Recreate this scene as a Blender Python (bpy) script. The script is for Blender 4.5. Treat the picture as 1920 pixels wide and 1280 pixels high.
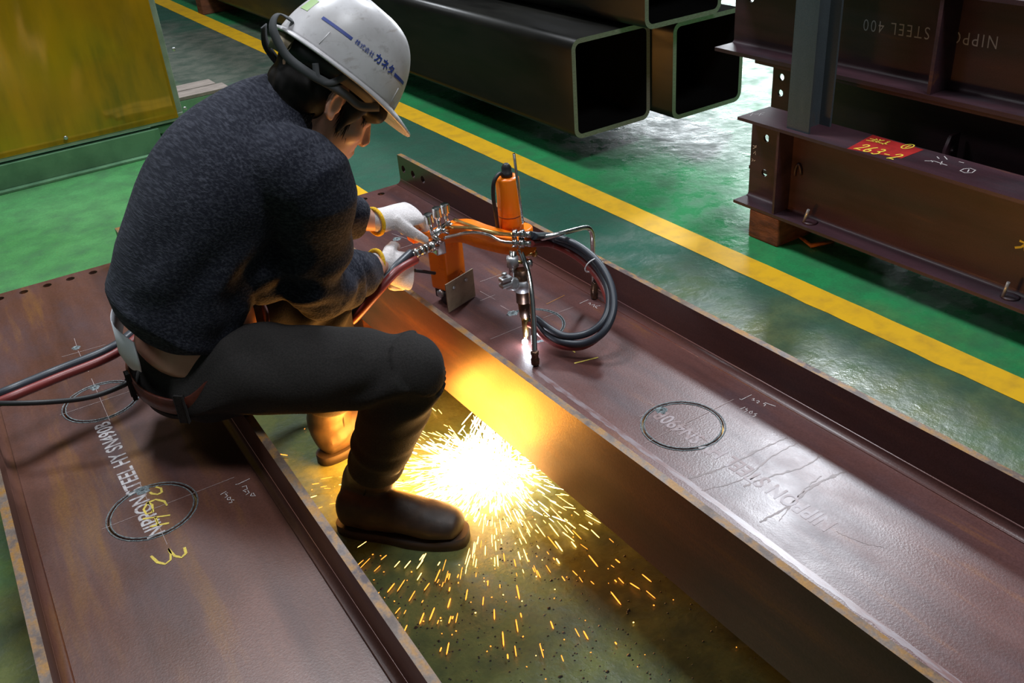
import bpy, bmesh, math, random
import numpy as np
from mathutils import Vector, Matrix, noise
random.seed(7)
rng = np.random.default_rng(7)
for o in list(bpy.data.objects): bpy.data.objects.remove(o)
S = bpy.context.scene
C = S.collection
# ------------------------------------------------------------------ camera
F = 1779.04; CH = 1.40                                   # focal length in px of the 1920x1280 frame, camera height
RX = Vector((0.82879, 0.33504, -0.44816)); RY = Vector((-0.55487, 0.38866, -0.73557)); RZ = Vector((-0.07227, 0.85831, 0.50802))
ROT = Matrix((RX, RY, RZ))                               # camera axes -> world
cam = bpy.data.objects.new('camera', bpy.data.cameras.new('camera')); C.objects.link(cam)
cam.matrix_world = Matrix.Translation((0, 0, CH)) @ ROT.to_4x4()
cam.data.sensor_width = 36; cam.data.lens = F / 1920 * 36; cam.data.clip_start = 0.02
S.camera = cam
def ray(px, py): return ROT @ Vector((px - 960, 640 - py, -F))
def W(px, py, z=None, X=None, Y=None):                   # pixel -> point on a known plane
    r = ray(px, py)
    if z is not None: t = (z - CH) / r.z
    elif X is not None: t = X / r.x
    else: t = Y / r.y
    return Vector((0, 0, CH)) + r * t
# ------------------------------------------------------------------ world, lamps, exposure
S.view_settings.view_transform = 'Standard'; S.view_settings.look = 'None'
S.view_settings.gamma = 1; S.view_settings.use_curve_mapping = False
S.view_settings.exposure = 0.0
wd = bpy.data.worlds.new('hall'); S.world = wd; wd.use_nodes = True
wd.node_tree.nodes['Background'].inputs[0].default_value = (0.75, 0.85, 1.0, 1)
wd.node_tree.nodes['Background'].inputs[1].default_value = 0.035
def area(name, loc, target, size, power, col, sy=None):
    L = bpy.data.lights.new(name, 'AREA'); L.energy = power; L.color = col; L.size = size
    if sy: L.shape = 'RECTANGLE'; L.size_y = sy
    o = bpy.data.objects.new(name, L); C.objects.link(o); o.location = loc
    o.rotation_euler = (Vector(target) - Vector(loc)).to_track_quat('-Z', 'Y').to_euler()
    return o
area('ceiling_lamp_or_fill', (1.0, 4.5, 6.3), (0.8, 3.0, 0), 1.2, 330, (0.90, 0.95, 1.0))
area('ceiling_lamp_or_fill', (1.6, -0.6, 6.3), (1.6, 0.6, 0), 1.2, 190, (0.92, 0.95, 1.0))  # added fill light above and behind the camera, lifts floor and facing sides
area('ceiling_lamp_or_fill', (6.55, 5.15, 6.0), (4.5, 3.5, 0), 0.7, 520, (0.86, 0.92, 1.0), 1.1)
area('ceiling_lamp_or_fill', (-2.6, 4.0, 6.3), (-1.6, 3.6, 0), 1.2, 60, (0.92, 0.95, 1.0))
area('daylit_doorway', (11.5, 11.0, 2.3), (3.0, 3.0, 0.8), 4.0, 420, (0.88, 0.96, 1.0), 3.2)
def point(name, loc, power, col, r):
    L = bpy.data.lights.new(name, 'POINT'); L.energy = power; L.color = col; L.shadow_soft_size = r
    o = bpy.data.objects.new(name, L); C.objects.link(o); o.location = loc; return o
HOT = (1.0, 0.36, 0.045)
for lp, e in (((.650, 1.615, .060), 5.5), ((.650, 1.755, .080), 5), ((.755, 1.46, .05), 1.2), ((.79, 1.57, .030), 1.0), ((.89, 1.57, .05), 8)):
    point('spark_shower_light', lp, e * 1.7, HOT, .07)

# ------------------------------------------------------------------ helpers
def empty(name, loc=(0, 0, 0), rz=0.0):
    o = bpy.data.objects.new(name, None); C.objects.link(o); o.location = loc; o.rotation_euler = (0, 0, rz); o.empty_display_size = .05; return o
def tag(o, label=None, cat=None, group=None, kind=None):
    if label: o['label'] = label
    if cat: o['category'] = cat
    if group: o['group'] = group
    if kind: o['kind'] = kind
    return o
def obj(name, me, mat=None, parent=None, smooth=False):
    if isinstance(me, bmesh.types.BMesh):
        bm = me; me = bpy.data.meshes.new(name); bmesh.ops.recalc_face_normals(bm, faces=bm.faces); bm.to_mesh(me); bm.free()
    o = bpy.data.objects.new(name, me); C.objects.link(o)
    if mat:
        idx = [p.material_index for p in me.polygons]; me.materials.clear()
        for m in (mat if isinstance(mat, (list, tuple)) else [mat]): me.materials.append(m)
        me.polygons.foreach_set('material_index', idx)
    if smooth: me.polygons.foreach_set('use_smooth', [True] * len(me.polygons))
    if parent: o.parent = parent
    return o
def NB(): return bmesh.new()
def box(bm, x0, x1, y0, y1, z0, z1, mi=0, bev=0.0, M=None):
    r = bmesh.ops.create_cube(bm, size=1)
    vs = r['verts']
    for v in vs:
        v.co = Vector(((x0 + x1) / 2 + v.co.x * (x1 - x0), (y0 + y1) / 2 + v.co.y * (y1 - y0), (z0 + z1) / 2 + v.co.z * (z1 - z0)))
        if M: v.co = M @ v.co
    fs = set(f for v in vs for f in v.link_faces)
    for f in fs: f.material_index = mi
    if bev:
        es = list(set(e for v in vs for e in v.link_edges))
        bmesh.ops.bevel(bm, geom=es, offset=bev, segments=2, affect='EDGES', profile=.6)
    return vs
def frame(d, up=None):
    d = Vector(d).normalized()
    if up is None: up = Vector((0, 0, 1)) if abs(d.z) < .9 else Vector((1, 0, 0))
    a = d.cross(up)
    if a.length < 1e-6: a = d.orthogonal()
    a.normalize(); b = a.cross(d).normalized()
    return a, b
def tube(bm, pts, rad, n=10, mi=0, cap=True):
    pts = [Vector(p) for p in pts]; m = len(pts)
    rad = [rad] * m if isinstance(rad, (int, float)) else rad
    rings = []; a = None
    for i, p in enumerate(pts):
        d = (pts[min(i + 1, m - 1)] - pts[max(i - 1, 0)]).normalized()
        if a is None: a, b = frame(d)
        else:
            a = (a - d * a.dot(d)); a = a.normalized() if a.length > 1e-6 else frame(d)[0]
            b = a.cross(d).normalized()
        rings.append([bm.verts.new(p + (a * math.cos(t) + b * math.sin(t)) * rad[i]) for t in [2 * math.pi * k / n for k in range(n)]])
    for i in range(m - 1):
        for k in range(n):
            f = bm.faces.new((rings[i][k], rings[i][(k + 1) % n], rings[i + 1][(k + 1) % n], rings[i + 1][k])); f.smooth = True; f.material_index = mi
    if cap:
        for r in (rings[0], rings[-1]):
            f = bm.faces.new(r); f.material_index = mi
def cyl(bm, p, q, r0, r1=None, n=20, mi=0): tube(bm, [p, q], [r0, r0 if r1 is None else r1], n, mi)
def spline(pts, n=8):
    pts = [Vector(p) for p in pts]; out = []
    for i in range(len(pts) - 1):
        p0 = pts[max(i - 1, 0)]; p1 = pts[i]; p2 = pts[i + 1]; p3 = pts[min(i + 2, len(pts) - 1)]
        for k in range(n):
            t = k / n
            out.append(.5 * ((2 * p1) + (p2 - p0) * t + (2 * p0 - 5 * p1 + 4 * p2 - p3) * t * t + (3 * p1 - p0 - 3 * p2 + p3) * t ** 3))
    out.append(pts[-1]); return out
def lathe(bm, prof, M=None, n=24, mi=0):
    rings = []
    for r, z in prof:
        rings.append([bm.verts.new((M or Matrix()) @ Vector((r * math.cos(2 * math.pi * k / n), r * math.sin(2 * math.pi * k / n), z))) for k in range(n)])
    for i in range(len(prof) - 1):
        for k in range(n):
            f = bm.faces.new((rings[i][k], rings[i][(k + 1) % n], rings[i + 1][(k + 1) % n], rings[i + 1][k])); f.material_index = mi; f.smooth = True
    bm.faces.new(rings[0]).material_index = mi; bm.faces.new(rings[-1]).material_index = mi
def axis(p, q):                                          # matrix: local z along p->q, origin p
    d = (Vector(q) - Vector(p)); return Matrix.Translation(p) @ d.to_track_quat('Z', 'Y').to_matrix().to_4x4()
def evaluated(o, remove=True):
    dg = bpy.context.evaluated_depsgraph_get(); dg.update()
    me = bpy.data.meshes.new_from_object(o.evaluated_get(dg)); 
    if remove: bpy.data.objects.remove(o)
    return me
def plate(outer, holes, th):                             # flat plate in XY with real holes, z from -th to 0
    cu = bpy.data.curves.new('plate', 'CURVE'); cu.dimensions = '2D'; cu.fill_mode = 'BOTH'; cu.extrude = th / 2
    for loop in [outer] + holes:
        sp = cu.splines.new('POLY'); sp.points.add(len(loop) - 1); sp.use_cyclic_u = True
        for p, q in zip(sp.points, loop): p.co = (q[0], q[1], 0, 1)
    o = bpy.data.objects.new('plate', cu); C.objects.link(o); me = evaluated(o)
    me.transform(Matrix.Translation((0, 0, -th / 2)))
    return me
def circ(x, y, r, n=28): return [(x + r * math.cos(2 * math.pi * k / n), y + r * math.sin(2 * math.pi * k / n)) for k in range(n)]
def ribbon(bm, pts, w, h=.0006, mi=0):                   # flat chalk stroke on z=0 of local XY
    pts = [Vector((p[0], p[1], 0)) for p in pts]; L = []
    for i, p in enumerate(pts):
        d = (pts[min(i + 1, len(pts) - 1)] - pts[max(i - 1, 0)]); d = d.normalized() if d.length > 0 else Vector((1, 0, 0))
        nrm = Vector((-d.y, d.x, 0)); ww = w * (.75 + .5 * random.random()) / 2
        L.append((bm.verts.new(p + nrm * ww + Vector((0, 0, h))), bm.verts.new(p - nrm * ww + Vector((0, 0, h)))))
    for i in range(len(L) - 1):
        f = bm.faces.new((L[i][0], L[i][1], L[i + 1][1], L[i + 1][0])); f.material_index = mi
def text_mesh(body, size, bold=0.0, sx=1.0, space=1.0):
    cu = bpy.data.curves.new('t', 'FONT'); cu.body = body; cu.size = size; cu.offset = bold; cu.space_character = space
    cu.align_x = 'CENTER'; cu.align_y = 'CENTER'; cu.resolution_u = 3
    o = bpy.data.objects.new('t', cu); C.objects.link(o); me = evaluated(o); me.transform(Matrix.Diagonal((sx, 1, 1, 1))); return me

# ------------------------------------------------------------------ materials
def nodes(name):
    m = bpy.data.materials.new(name); m.use_nodes = True; t = m.node_tree
    return m, t, t.nodes['Principled BSDF'], t.nodes.new('ShaderNodeTexCoord')
def N(t, kind, **kw):
    n = t.nodes.new(kind)
    for k, v in kw.items():
        if k in n.inputs: n.inputs[k].default_value = v
        else: setattr(n, k, v)
    return n
def mixc(t, fac, a, b, mode='MIX'):
    n = t.nodes.new('ShaderNodeMix'); n.data_type = 'RGBA'; n.blend_type = mode
    for sock, v in ((n.inputs[0], fac), (n.inputs[6], a), (n.inputs[7], b)):
        if hasattr(v, 'links') or hasattr(v, 'is_linked'): t.links.new(v, sock)
        else: sock.default_value = v if not isinstance(v, tuple) else (*v, 1)[:4]
    return n.outputs[2]
def noise_fac(t, tc, scale, stretch=(1, 1, 1), lo=.4, hi=.6, detail=5, rough=.6, coord='Object', rot=(0, 0, 0)):
    mp = N(t, 'ShaderNodeMapping'); mp.inputs['Scale'].default_value = stretch; mp.inputs['Rotation'].default_value = rot
    t.links.new(tc.outputs[coord], mp.inputs[0])
    nz = N(t, 'ShaderNodeTexNoise', Scale=scale, Detail=detail, Roughness=rough); t.links.new(mp.outputs[0], nz.inputs['Vector'])
    r = N(t, 'ShaderNodeMapRange'); r.inputs[1].default_value = lo; r.inputs[2].default_value = hi; t.links.new(nz.outputs['Fac'], r.inputs[0])
    return r.outputs[0]
def bump(t, b, fac, strength=.2, dist=.002):
    n = N(t, 'ShaderNodeBump', Strength=strength, Distance=dist); t.links.new(fac, n.inputs['Height']); t.links.new(n.outputs[0], b.inputs['Normal'])
def simple(name, col, rough=.5, metal=0.0, col2=None, scale=30, stretch=(1, 1, 1), lo=.4, hi=.65, bmp=0, emit=None, es=0, rough2=None, spec=None):
    m, t, b, tc = nodes(name)
    b.inputs['Base Color'].default_value = (*col, 1); b.inputs['Roughness'].default_value = rough; b.inputs['Metallic'].default_value = metal
    if spec is not None: b.inputs['Specular IOR Level'].default_value = spec
    if col2 or bmp or rough2 is not None:
        f = noise_fac(t, tc, scale, stretch, lo, hi)
        if col2: t.links.new(mixc(t, f, col, col2), b.inputs['Base Color'])
        if rough2 is not None:
            r = N(t, 'ShaderNodeMapRange'); r.inputs[3].default_value = rough; r.inputs[4].default_value = rough2; t.links.new(f, r.inputs[0]); t.links.new(r.outputs[0], b.inputs['Roughness'])
        if bmp: bump(t, b, f, bmp)
    if emit: b.inputs['Emission Color'].default_value = (*emit, 1); b.inputs['Emission Strength'].default_value = es
    return m
def steel(name, dark, mid, rust, rust_amt=.62, rough=.36, along=(6, .7, 6), purple=(0.055, 0.035, 0.045)):
    m, t, b, tc = nodes(name)
    f1 = noise_fac(t, tc, 1.6, along, .35, .65); f2 = noise_fac(t, tc, 7, (1, .5, 1), .42, .66); f3 = noise_fac(t, tc, 3.2, along, rust_amt - .06, rust_amt + .12)
    fine = noise_fac(t, tc, 260, (1, 1, 1), .35, .7, 3)
    c = mixc(t, f1, dark, mid); c = mixc(t, f2, c, mixc(t, f1, purple, mid)); c = mixc(t, f3, c, rust); c = mixc(t, N_mul(t, fine, .35), c, (dark[0] * .45, dark[1] * .45, dark[2] * .45))
    t.links.new(c, b.inputs['Base Color'])
    r = N(t, 'ShaderNodeMapRange'); r.inputs[3].default_value = rough; r.inputs[4].default_value = rough + .1; t.links.new(f2, r.inputs[0]); t.links.new(r.outputs[0], b.inputs['Roughness'])
    b.inputs['Specular IOR Level'].default_value = .4
    bump(t, b, fine, .12, .0006)
    return m
def N_mul(t, s, k):
    n = t.nodes.new('ShaderNodeMath'); n.operation = 'MULTIPLY'; t.links.new(s, n.inputs[0]); n.inputs[1].default_value = k; return n.outputs[0]
M_beam = steel('mill_scale_rust_brown', (0.070, 0.028, 0.024), (0.140, 0.058, 0.050), (0.22, 0.085, 0.022), .66, .29)
M_beamA = steel('mill_scale_orange_brown', (0.075, 0.030, 0.020), (0.145, 0.062, 0.045), (0.19, 0.085, 0.022), .60, .33, (4.5, .5, 4.5))
M_edge = steel('flame_cut_edge', (0.13, 0.085, 0.055), (0.24, 0.20, 0.18), (0.34, 0.17, 0.04), .50, .5, (14, 9, 14))
M_stack = steel('dark_mill_scale', (0.026, 0.011, 0.015), (0.076, 0.031, 0.042), (0.17, 0.065, 0.018), .70, .42, (5, .6, 5), (0.03, 0.028, 0.036))
M_post = steel('blue_grey_mill_scale', (0.05, 0.065, 0.075), (0.085, 0.105, 0.12), (0.14, 0.08, 0.04), .68, .45, (4, 4, .8), (0.06, 0.075, 0.09))
M_tube = simple('black_mill_scale', (0.0055, 0.0055, 0.0048), .30, .0, (0.010, 0.0095, 0.0075), 4, (3, .6, 3), .35, .65, 0, rough2=.42, spec=.32)
M_tubecut = simple('bright_saw_cut', (0.42, 0.38, 0.33), .34, .55, (0.28, 0.23, 0.19), 60, (1, 1, 6), .35, .65, .15)
M_tubein = simple('tube_inside_shade', (0.004, 0.004, 0.004), 1.0, spec=0.0)  # inner walls blackened to paint in the shade inside the tubes
M_chalk = simple('white_chalk', (0.62, 0.58, 0.58), .9, 0, (0.40, 0.35, 0.35), 200, lo=.3, hi=.7)
M_scribe = simple('pale_scribe_line', (0.34, 0.26, 0.25), .8)
M_ychalk = simple('yellow_chalk', (0.72, 0.58, 0.10), .9, 0, (0.5, 0.36, 0.08), 200, lo=.3, hi=.7)
M_stencil = simple('white_stencil_paint', (0.46, 0.44, 0.45), .7, 0, (0.26, 0.21, 0.21), 120, lo=.42, hi=.62)
M_faint = simple('faint_stencil_paint', (0.235, 0.185, 0.195), .40, 0, (0.125, 0.055, 0.05), 24, lo=.42, hi=.58)
M_dross = simple('grey_cut_dross', (0.25, 0.30, 0.31), .55, .3, (0.09, 0.11, 0.12), 220, lo=.35, hi=.65, bmp=.6)
M_hole_black = simple('hole_black', (0.01, 0.012, 0.012), .9)  # flat black faces painted as the dark of holes and the open cut
M_wood = simple('red_brown_timber', (0.16, 0.05, 0.018), .85, 0, (0.06, 0.018, 0.008), 14, (1, 1, 3), .35, .65, .5)

# ------------------------------------------------------------------ floor
def floor_material():
    m, t, b, tc = nodes('painted_floor')
    sep = N(t, 'ShaderNodeSeparateXYZ'); t.links.new(tc.outputs['Object'], sep.inputs[0])
    def step(sock, a, bb):
        r = N(t, 'ShaderNodeMapRange'); r.inputs[1].default_value = a; r.inputs[2].default_value = bb; t.links.new(sock, r.inputs[0]); return r.outputs[0]
    aisle = step(sep.outputs[0], 2.07, 2.09)                                # bright green beyond the stripe
    big = noise_fac(t, tc, 1.4, lo=.38, hi=.62); med = noise_fac(t, tc, 9, lo=.40, hi=.66); fine = noise_fac(t, tc, 120, lo=.4, hi=.7)
    teal = mixc(t, big, (0.030, 0.105, 0.072), (0.050, 0.125, 0.085)); green = mixc(t, big, (0.020, 0.200, 0.065), (0.030, 0.245, 0.085))
    c = mixc(t, aisle, teal, green)
    lite = mixc(t, big, (0.060, 0.235, 0.075), (0.090, 0.290, 0.105))          # fresher green on the near side of the second stripe
    c = mixc(t, step(sep.outputs[0], 1.405, 1.395), c, lite)
    # trodden olive dirt round the cutting place
    d = N(t, 'ShaderNodeVectorMath'); d.operation = 'DISTANCE'; t.links.new(tc.outputs['Object'], d.inputs[0]); d.inputs[1].default_value = (0.60, 1.2, 0)
    wn = N(t, 'ShaderNodeMath'); wn.operation = 'ADD'; t.links.new(d.outputs['Value'], wn.inputs[0]); t.links.new(N_mul(t, noise_fac(t, tc, 3.5, lo=.3, hi=.7), .5), wn.inputs[1])
    c = mixc(t, N_mul(t, step(wn.outputs[0], 1.9, 1.2), .85), c, mixc(t, med, (0.165, 0.165, 0.062), mixc(t, big, (0.085, 0.085, 0.035), (0.11, 0.13, 0.05))))
    # bare worn concrete patch
    d2 = N(t, 'ShaderNodeVectorMath'); d2.operation = 'DISTANCE'; t.links.new(tc.outputs['Object'], d2.inputs[0]); d2.inputs[1].default_value = (1.55, 6.4, 0)
    w = N(t, 'ShaderNodeMath'); w.operation = 'ADD'; t.links.new(d2.outputs['Value'], w.inputs[0]); t.links.new(N_mul(t, noise_fac(t, tc, 2.5, lo=.3, hi=.7), .9), w.inputs[1])
    c = mixc(t, N_mul(t, step(w.outputs[0], 1.9, 1.3), .8), c, mixc(t, med, (0.16, 0.155, 0.13), (0.09, 0.095, 0.08)))
    c = mixc(t, N_mul(t, med, .45), c, (0.022, 0.045, 0.030)); c = mixc(t, N_mul(t, fine, .18), c, (0.01, 0.015, 0.01))
    t.links.new(c, b.inputs['Base Color'])
    r = N(t, 'ShaderNodeMapRange'); r.inputs[3].default_value = .22; r.inputs[4].default_value = .48; t.links.new(med, r.inputs[0]); t.links.new(r.outputs[0], b.inputs['Roughness'])
    b.inputs['Specular IOR Level'].default_value = .42
    wav = noise_fac(t, tc, 16, lo=.3, hi=.7, detail=6)
    bump(t, b, wav, .35, .004)
    return m
def add(t, a, b_):
    n = t.nodes.new('ShaderNodeMath'); n.operation = 'ADD'; t.links.new(a, n.inputs[0]); t.links.new(b_, n.inputs[1]); return n.outputs[0]
def mul(t, s, k): return N_mul(t, s, k)
bm = NB(); box(bm, -6, 14, -4, 16, -.2, 0)
floor = tag(obj('floor', bm, floor_material()), 'green painted concrete workshop floor with worn patches', 'floor', kind='structure')
M_wall = simple('dull_cladding', (0.10, 0.11, 0.11), .8, 0, (0.07, 0.075, 0.075), 2)
for nm, bx in (('wall_left', (-6.2, -6, -4, 16)), ('wall_right', (14, 14.2, -4, 16)), ('wall_back', (-6.2, 14.2, 16, 16.2)), ('wall_front', (-6.2, 14.2, -4.2, -4))):
    bm = NB(); box(bm, *bx, -.2, 7.6); tag(obj(nm, bm, M_wall), kind='structure')
bm = NB(); box(bm, -6.2, 14.2, -4.2, 16.2, 7.6, 7.8); tag(obj('ceiling', bm, M_wall), kind='structure')
M_yel = simple('yellow_floor_paint', (0.70, 0.40, 0.012), .45, 0, (0.50, 0.28, 0.02), 14, lo=.45, hi=.75, bmp=.15)
def stripe(a0, a1, b0, b1):                               # two long edges, ragged
    bm = NB(); n = 160; pr = None
    for i in range(n + 1):
        t = i / n; p = a0.lerp(a1, t); q = b0.lerp(b1, t); d = (q - p).normalized()
        p = p - d * noise.noise(Vector((t * 90, 0, 0))) * .004; q = q + d * (noise.noise(Vector((t * 130, 5, 0))) * .007)
        cur = (bm.verts.new((p.x, p.y, .0012)), bm.verts.new((q.x, q.y, .0012)))
        if pr: bm.faces.new((pr[0], cur[0], cur[1], pr[1]))
        pr = cur
    return obj('painted_stripe', bm, M_yel, floor)
def ext(p, q, k0, k1): d = (q - p).normalized(); return p - d * k0, q + d * k1
u = ext(W(413.8, 42.5, 0), W(1920, 711, 0), 3, 1.5); l = ext(W(330, 23.8, 0), W(1920, 757.5, 0), 3, 1.5)
stripe(u[0], u[1], l[0], l[1])
stripe(Vector((1.448, 4.9, 0)), Vector((1.448, -1, 0)), Vector((1.348, 4.9, 0)), Vector((1.348, -1, 0)))

# ------------------------------------------------------------------ H-beams lying on their side
BD, BB, TF, TW = .443, .200, .0150, .010                 # depth, flange width, flange and web thickness
def lying_beam(name, loc, rz, L, cuts, webholes, flangeholes, label, M_beam):
    """local frame: x across, y = 0 at the drilled end and running to -L, z = 0 at the flange bottom"""
    t = tag(empty(name, loc, rz), label, 'steel section')
    zt = BB / 2 + TW / 2
    ring = [circ(x, y, r, 48) for x, y, r in cuts]
    me = plate([(-BD / 2 + TF, -L), (BD / 2 - TF, -L), (BD / 2 - TF, 0), (-BD / 2 + TF, 0)], ring + [circ(x, -y, .0115, 20) for x, y in webholes], TW)
    me.transform(Matrix.Translation((0, 0, zt)))
    web = obj('web', me, M_beam, t)
    for s in (-1, 1):
        hs = flangeholes if s > 0 else []
        me = plate([(0, 0), (BB, 0), (BB, L), (0, L)], [circ(z, y, .012, 20) for y, z in hs], TF)
        # plate XY -> world (z, -y); thickness outward
        me.transform(Matrix(((0, 0, -1, 0), (0, -1, 0, 0), (1, 0, 0, 0), (0, 0, 0, 1))) if s < 0 else Matrix(((0, 0, 1, 0), (0, -1, 0, 0), (1, 0, 0, 0), (0, 0, 0, 1))))
        me.transform(Matrix.Translation((s * (BD / 2), 0, 0)))
        if s < 0: pass
        bm = NB(); bm.from_mesh(me); bpy.data.meshes.remove(me)
        bmesh.ops.recalc_face_normals(bm, faces=bm.faces)
        for f in bm.faces:
            f.material_index = 1 if abs(f.normal.z) > .8 and (max(v.co.z for v in f.verts) > BB - 1e-4 or max(v.co.z for v in f.verts) < 1e-4) else 0
        r = .016                                           # rolled fillets to the web, above and below
        for z0, sg in ((zt, 1), (zt - TW, -1)):
            prof = [(s * (BD / 2 - TF - r * (1 - math.sin(a_))), z0 + sg * r * (1 - math.cos(a_))) for a_ in [k * math.pi / 16 for k in range(9)]]
            prof = [(s * (BD / 2 - TF), z0)] + [(p[0], p[1]) for p in prof]
            va = [bm.verts.new((p[0], 0, p[1])) for p in prof]; vb = [bm.verts.new((p[0], -L, p[1])) for p in prof]
            for i in range(len(prof)):
                j = (i + 1) % len(prof); f = bm.faces.new((va[i], va[j], vb[j], vb[i])); f.smooth = 0 < i < len(prof) - 1
            bm.faces.new(va); bm.faces.new(vb)
        obj('flange', bm, [M_beam, M_edge], t)
    for x, y, r in cuts:                                  # the cut-out disc still sitting in its kerf
        me = plate(circ(x, y, r - .0028, 48), [], TW); me.transform(Matrix.Translation((0, 0, zt)))
        disc = tag(obj('cut_disc', me, M_beam, t), 'round steel disc cut free inside its kerf')
        bm = NB()                                         # rough dross lip on both sides of the kerf
        for rr in (r + .0022, r - .0048):
            pts = []
            for k in range(97):
                a_ = 2 * math.pi * k / 96; q = rr + .0012 * noise.noise(Vector((x * 9 + math.cos(a_) * 14, math.sin(a_) * 14, rr * 90)))
                pts.append((x + q * math.cos(a_), y + q * math.sin(a_), zt + .0002))
            tube(bm, pts, .0013, 5, 0, False)
        obj('kerf_dross', bm, M_dross, t)
    return t, zt
def in_local(o, p):                                       # world point -> beam frame
    return o.matrix_basis.inverted() @ Vector(p)
BZ = .21
beamA_loc = (0.1655, 2.683, BZ); beamA_rz = -math.radians(1.87)
cA = Matrix.Translation(beamA_loc) @ Matrix.Rotation(beamA_rz, 4, 'Z')
def locA(px, py): p = cA.inverted() @ W(px, py, BZ + BB / 2 + TW / 2); return (p.x, p.y)
beamB_loc = (1.0335, 2.637, BZ); cB = Matrix.Translation(beamB_loc)
def locB(px, py): p = cB.inverted() @ W(px, py, BZ + BB / 2 + TW / 2); return (p.x, p.y)
cutsA = [(*locA(286, 957), .0775), (*locA(190, 752), .0775)]
cutsB = [(*locB(1280, 797), .0775)]
wh = [(x, .033) for x in (-.15, -.09, -.03, .03, .09, .15)]
fh = [(y, z) for y in (.033, .096, .159) for z in (.16, .04)]
beamA, ZW = lying_beam('steel_h_section', beamA_loc, beamA_rz, 3.1, cutsA, [(x - .005, .033) for x in (-.12, -.06, 0, .06, .12)], [], 'rusty H-beam lying flat that the worker sits on, two circles cut in its web', M_beamA)
beamB, ZW = lying_beam('steel_h_section', beamB_loc, 0, 3.4, cutsB, [(x - .005, .040) for x in (-.12, -.06, 0, .06, .12)], fh, 'rusty H-beam lying flat with the orange cutting machine standing on its web', M_beam)
# supports under the two beams
def skid(x0, x1, y0, y1, h, label):
    bm = NB(); box(bm, x0, x1, y0, y1, 0, h, 0, .004)
    return tag(obj('timber_block', bm, M_wood), label, 'block')
skid(.86, 1.30, 2.20, 2.32, BZ, 'timber block under the drilled end of the beam being cut')
skid(.86, 1.30, .05, .17, BZ, 'timber block under the plain end of the beam being cut')
skid(-.02, .36, 2.38, 2.50, BZ, 'timber block under the drilled end of the beam the worker sits on')
skid(-.10, .28, .05, .17, BZ, 'timber block under the plain end of the beam the worker sits on')

# ------------------------------------------------------------------ square steel tubes
def rrect(x0, x1, z0, z1, r, n=7):
    out = []
    for cx, cz, a0 in ((x1 - r, z1 - r, 0), (x0 + r, z1 - r, 90), (x0 + r, z0 + r, 180), (x1 - r, z0 + r, 270)):
        for k in range(n + 1):
            a_ = math.radians(a0 + 90 * k / n); out.append((cx + r * math.cos(a_), cz + r * math.sin(a_)))
    return out
def square_tube(x0, z0, y0, L, label, s=.40, th=.019, r=.042):
    bm = NB(); o_ = rrect(-s / 2, s / 2, 0, s, r); i_ = rrect(-s / 2 + th, s / 2 - th, th, s - th, r - th)
    A = [bm.verts.new((p[0], 0, p[1])) for p in o_]; B = [bm.verts.new((p[0], L, p[1])) for p in o_]
    I = [bm.verts.new((p[0], 0, p[1])) for p in i_]; J = [bm.verts.new((p[0], L, p[1])) for p in i_]; n = len(o_)
    for k in range(n):
        j = (k + 1) % n
        f = bm.faces.new((A[k], A[j], B[j], B[k])); f.smooth = True
        f = bm.faces.new((I[j], I[k], J[k], J[j])); f.material_index = 2; f.smooth = True
        f = bm.faces.new((A[j], A[k], I[k], I[j])); f.material_index = 1
        f = bm.faces.new((B[k], B[j], J[j], J[k])); f.material_index = 1
    o = obj('square_tube', bm, [M_tube, M_tubecut, M_tubein]); o.location = (x0 + s / 2, y0, z0)
    return tag(o, label, 'steel tube', 'stacked square steel tubes')
square_tube(2.22, .12, 3.02, 5.6, 'black square steel tube in the bottom layer, beside the yellow floor stripe')
square_tube(2.655, .12, 2.92, 5.6, 'black square steel tube in the bottom layer, on the side away from the floor stripe')
square_tube(2.455, .535, 2.86, 5.7, 'black square steel tube lying on top of the two others')
for yb, nm in ((4.3, 'timber block under the cut ends of the black tubes'), (7.75, 'timber block under the far ends of the black tubes')):
    bm = NB(); box(bm, 2.17 if yb > 6 else 2.62, 3.06, yb, yb + .13, 0, .12, 0, .004); tag(obj('timber_block', bm, M_wood), nm, 'block')
for yb, nm in ((4.4, 'thin spacer strip under the upper black tube near its cut end'), (7.4, 'thin spacer strip under the upper black tube near its far end')):
    bm = NB(); box(bm, 2.42, 2.90, yb, yb + .06, .52, .535); tag(obj('spacer_strip', bm, M_wood), nm, 'strip')

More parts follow.
